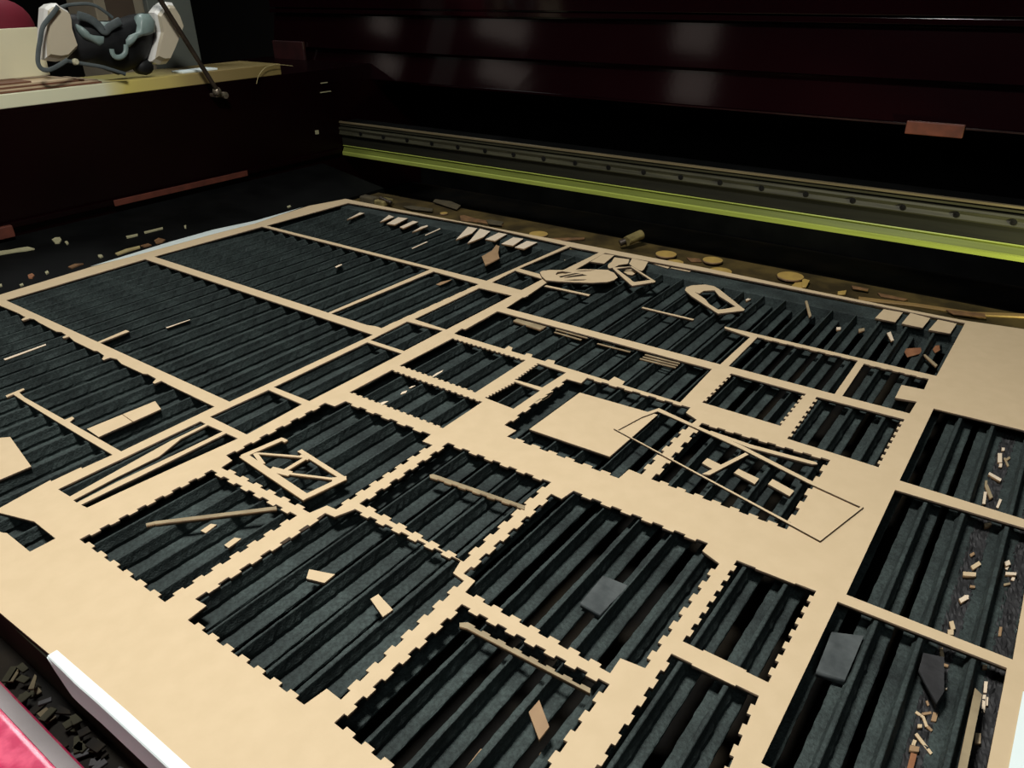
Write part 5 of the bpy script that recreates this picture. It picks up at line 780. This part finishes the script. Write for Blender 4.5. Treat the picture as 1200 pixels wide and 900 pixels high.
cr.color_ramp.elements[1].color = (0.20, 0.15, 0.05, 1); cr.color_ramp.elements[1].position = 1.0
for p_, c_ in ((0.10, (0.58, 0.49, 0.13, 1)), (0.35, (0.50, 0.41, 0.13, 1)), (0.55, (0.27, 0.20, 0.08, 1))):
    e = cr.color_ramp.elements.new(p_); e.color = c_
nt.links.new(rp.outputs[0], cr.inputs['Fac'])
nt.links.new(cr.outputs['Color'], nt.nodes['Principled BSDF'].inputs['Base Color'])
link('plank', me, (creamm,), board)
# stack of thin sheets, one by one
z = 229.3
heights = [2.6, 2.6, 2.4, 2.6, 2.4]
for i in range(5):
    x1 = [694, 690, 668, 652, 588][i]
    o = box('thin_sheet', 330, x1, 1346 + i * 2, 1450, z, z + heights[i], 'sheet_tan' if i in (1, 3) else 'sheet_brown', None, .2)
    tag(o, ['thin brown sheet at the bottom of the stack under the respirator', 'thin tan sheet second from the bottom of the stack on the cream board', 'thin brown sheet in the middle of the stack on the cream board', 'thin tan sheet second from the top of the stack on the cream board', 'short brown sheet on top of the stack beside the white cartridge'][i], 'sheet', 'stack of thin sheets on the cream board')
    z += heights[i] + .15
top_z = z
tag(box('cream_plate', 420, 646, 1412, 1424, z - .0, 314, 'cream2', None, 1.0), 'cream plate standing on edge behind the respirator', 'plate')
tag(box('grey_panel', 880, 972, 1476, 1490, 208.8, 470, 'greypanel', None, 2.0), 'tall grey panel standing behind the right respirator cartridge', 'panel')
tag(box('paper_strip', 846, 920, 1352, 1385, 229.3, 232.5, 'paper', None, .5), 'pale strip lying on the cream board by the grey panel', 'strip')
carton = empty('carton', (0.86, 1.58, 0.2085), 'beige carton with a brown panel standing behind the respirator', 'box')
box('carton_body', 815, 925, 1540, 1640, 208.8, 480, 'cardboard', carton, 2.0)
box('carton_label', 835, 890, 1537.5, 1539.8, 300, 470, 'cardbrown', carton, .5)
# dull red cushion at the top left
bm = bmesh.new()
bmesh.ops.create_uvsphere(bm, u_segments=32, v_segments=16, radius=1.0)
for v in bm.verts:
    s = lambda t: math.copysign(abs(t) ** .6, t)
    v.co = Vector((s(v.co.x) * .12, s(v.co.y) * .06, s(v.co.z) * .075))
me = mesh_from(bm, 'red_cushion', True)
tag(link('red_cushion', me, ('red',), None, (.60, 1.60, .286)), 'dull red cushion at the top left behind the cream plate', 'cushion')

tag(tube('bent_wire', [(986.0, 1332, 199.0), (990.0, 1332, 208.0), (997.0, 1332, 216.0), (1010.0, 1332, 226.0), (1028.0, 1332, 229.0), (1052.0, 1332, 228.0), (1079.0, 1332, 223.0)], 0.7, 'olive2'), 'thin bent wire looping over the right end of the cream board', 'wire')
for (x_, y_, z_), w_, h_ in zip([(1160.0, 1337, 183.0), (1161.0, 1337, 165.0), (1124.0, 1337, 88.0)], (9, 14, 4), (1.6, 1.8, 8)):
    tag(box('bolt_plate', x_ - w_, x_ + w_, 1336.5, 1340, z_ - h_ / 2, z_ + h_ / 2, 'bone', machine, .4), 'small pale metal plate on the side wall')
# ---- respirator
resp = empty('respirator', (0.73, 1.36, top_z * MM), 'half-mask respirator with two white cartridges on the sheet stack', 'respirator')
def inflate(name, outline, y_back, depth, m, parent, rings, smooth):
    """solid grown from an outline in the x-z plane; rings = [(scale, fraction of depth)] towards the front (-y)"""
    bm = bmesh.new()
    cx = sum(p[0] for p in outline) / len(outline); cz = sum(p[1] for p in outline) / len(outline)
    rows = []
    for s, f in rings:
        rows.append([bm.verts.new(Vector((cx + (x - cx) * s, y_back - depth * f, cz + (zz - cz) * s)) * MM) for x, zz in outline])
    n = len(outline)
    for a, b in zip(rows, rows[1:]):
        for i in range(n): bm.faces.new((a[i], a[(i + 1) % n], b[(i + 1) % n], b[i]))
    bm.faces.new(rows[0]); bm.faces.new(list(reversed(rows[-1])))
    me = mesh_from(bm, name, smooth); me.transform(Matrix.Translation(-parent.location))
    return link(name, me, (m,), parent)
lift = 0
POD = [(0.70, -0.5), (1.0, -0.2), (1.0, 0.45), (0.80, 1.0)]
def sub_inflate(name, outline, y_back, depth, m, sub_parent, rings):
    o = inflate(name, outline, y_back, depth, m, resp, rings, False)
    o.parent = sub_parent
    return o
for key, yb in (('pod_a', 1352), ('pod_b', 1356)):
    shell = inflate('filter_cartridge', MASK[key], yb, 26, 'white', resp, POD, False)
    sub_inflate('shaded_front', MASK[key], yb, 26.4, 'shaded_beige', shell, [(0.985, 0.40), (0.985, 0.47), (0.80, 1.0)])  # less-lit front of the white cartridge put into a beige colour
dome = [(0.75, -0.9), (0.95, -0.45), (1.0, 0.0), (0.94, .35), (0.8, .62), (0.55, .85), (0.25, .97), (0.05, 1.0)]
inflate('facepiece', MASK['body'], 1365, 34, 'dark_rubber', resp, dome, True)
def path(key, y, wob=0): return [(x, y + wob * math.sin(i * 1.3), z_) for i, (x, z_) in enumerate(MASK[key])]
SOFT = [(1.0, -0.6), (1.0, 0.0), (0.9, .5), (0.7, .85), (0.35, 1.0)]
for key, yb, dp in (('lobe_a', 1340, 9), ('lobe_b', 1338, 13), ('lobe_c', 1344, 8)):
    inflate('face_seal', MASK[key], yb, dp, 'grey_rubber', resp, SOFT, True)
tube('face_seal', path('rim2', 1331, 1), 4.2, 'grey_rubber', resp, .6)
tube('strap', path('strap1', 1320, 2), 3.6, 'strap', resp, .35)
tube('strap', path('strap2', 1345, 3), 2.6, 'strap', resp, .6)
tube('strap', path('strap3', 1326, 2), 3.0, 'strap', resp, .6)
tube('strap', path('strap4', 1330, 2), 6.5, 'strap', resp, .35)
bx_, bz_ = MASK['buckle']
inflate('buckle', [(bx_ + 5 * math.cos(a), bz_ + 5 * math.sin(a)) for a in [i * math.pi / 5 for i in range(10)]], 1324, 4, 'cream', resp, [(1, -.5), (1, .5), (.7, 1)], False)
inflate('exhale_valve', [(780 + 16 * math.cos(a), 246 + 13 * math.sin(a)) for a in [i * math.pi / 8 for i in range(16)]], 1362, 14, 'dark_rubber', resp, [(1, -.5), (1, .5), (.7, 1)], True)
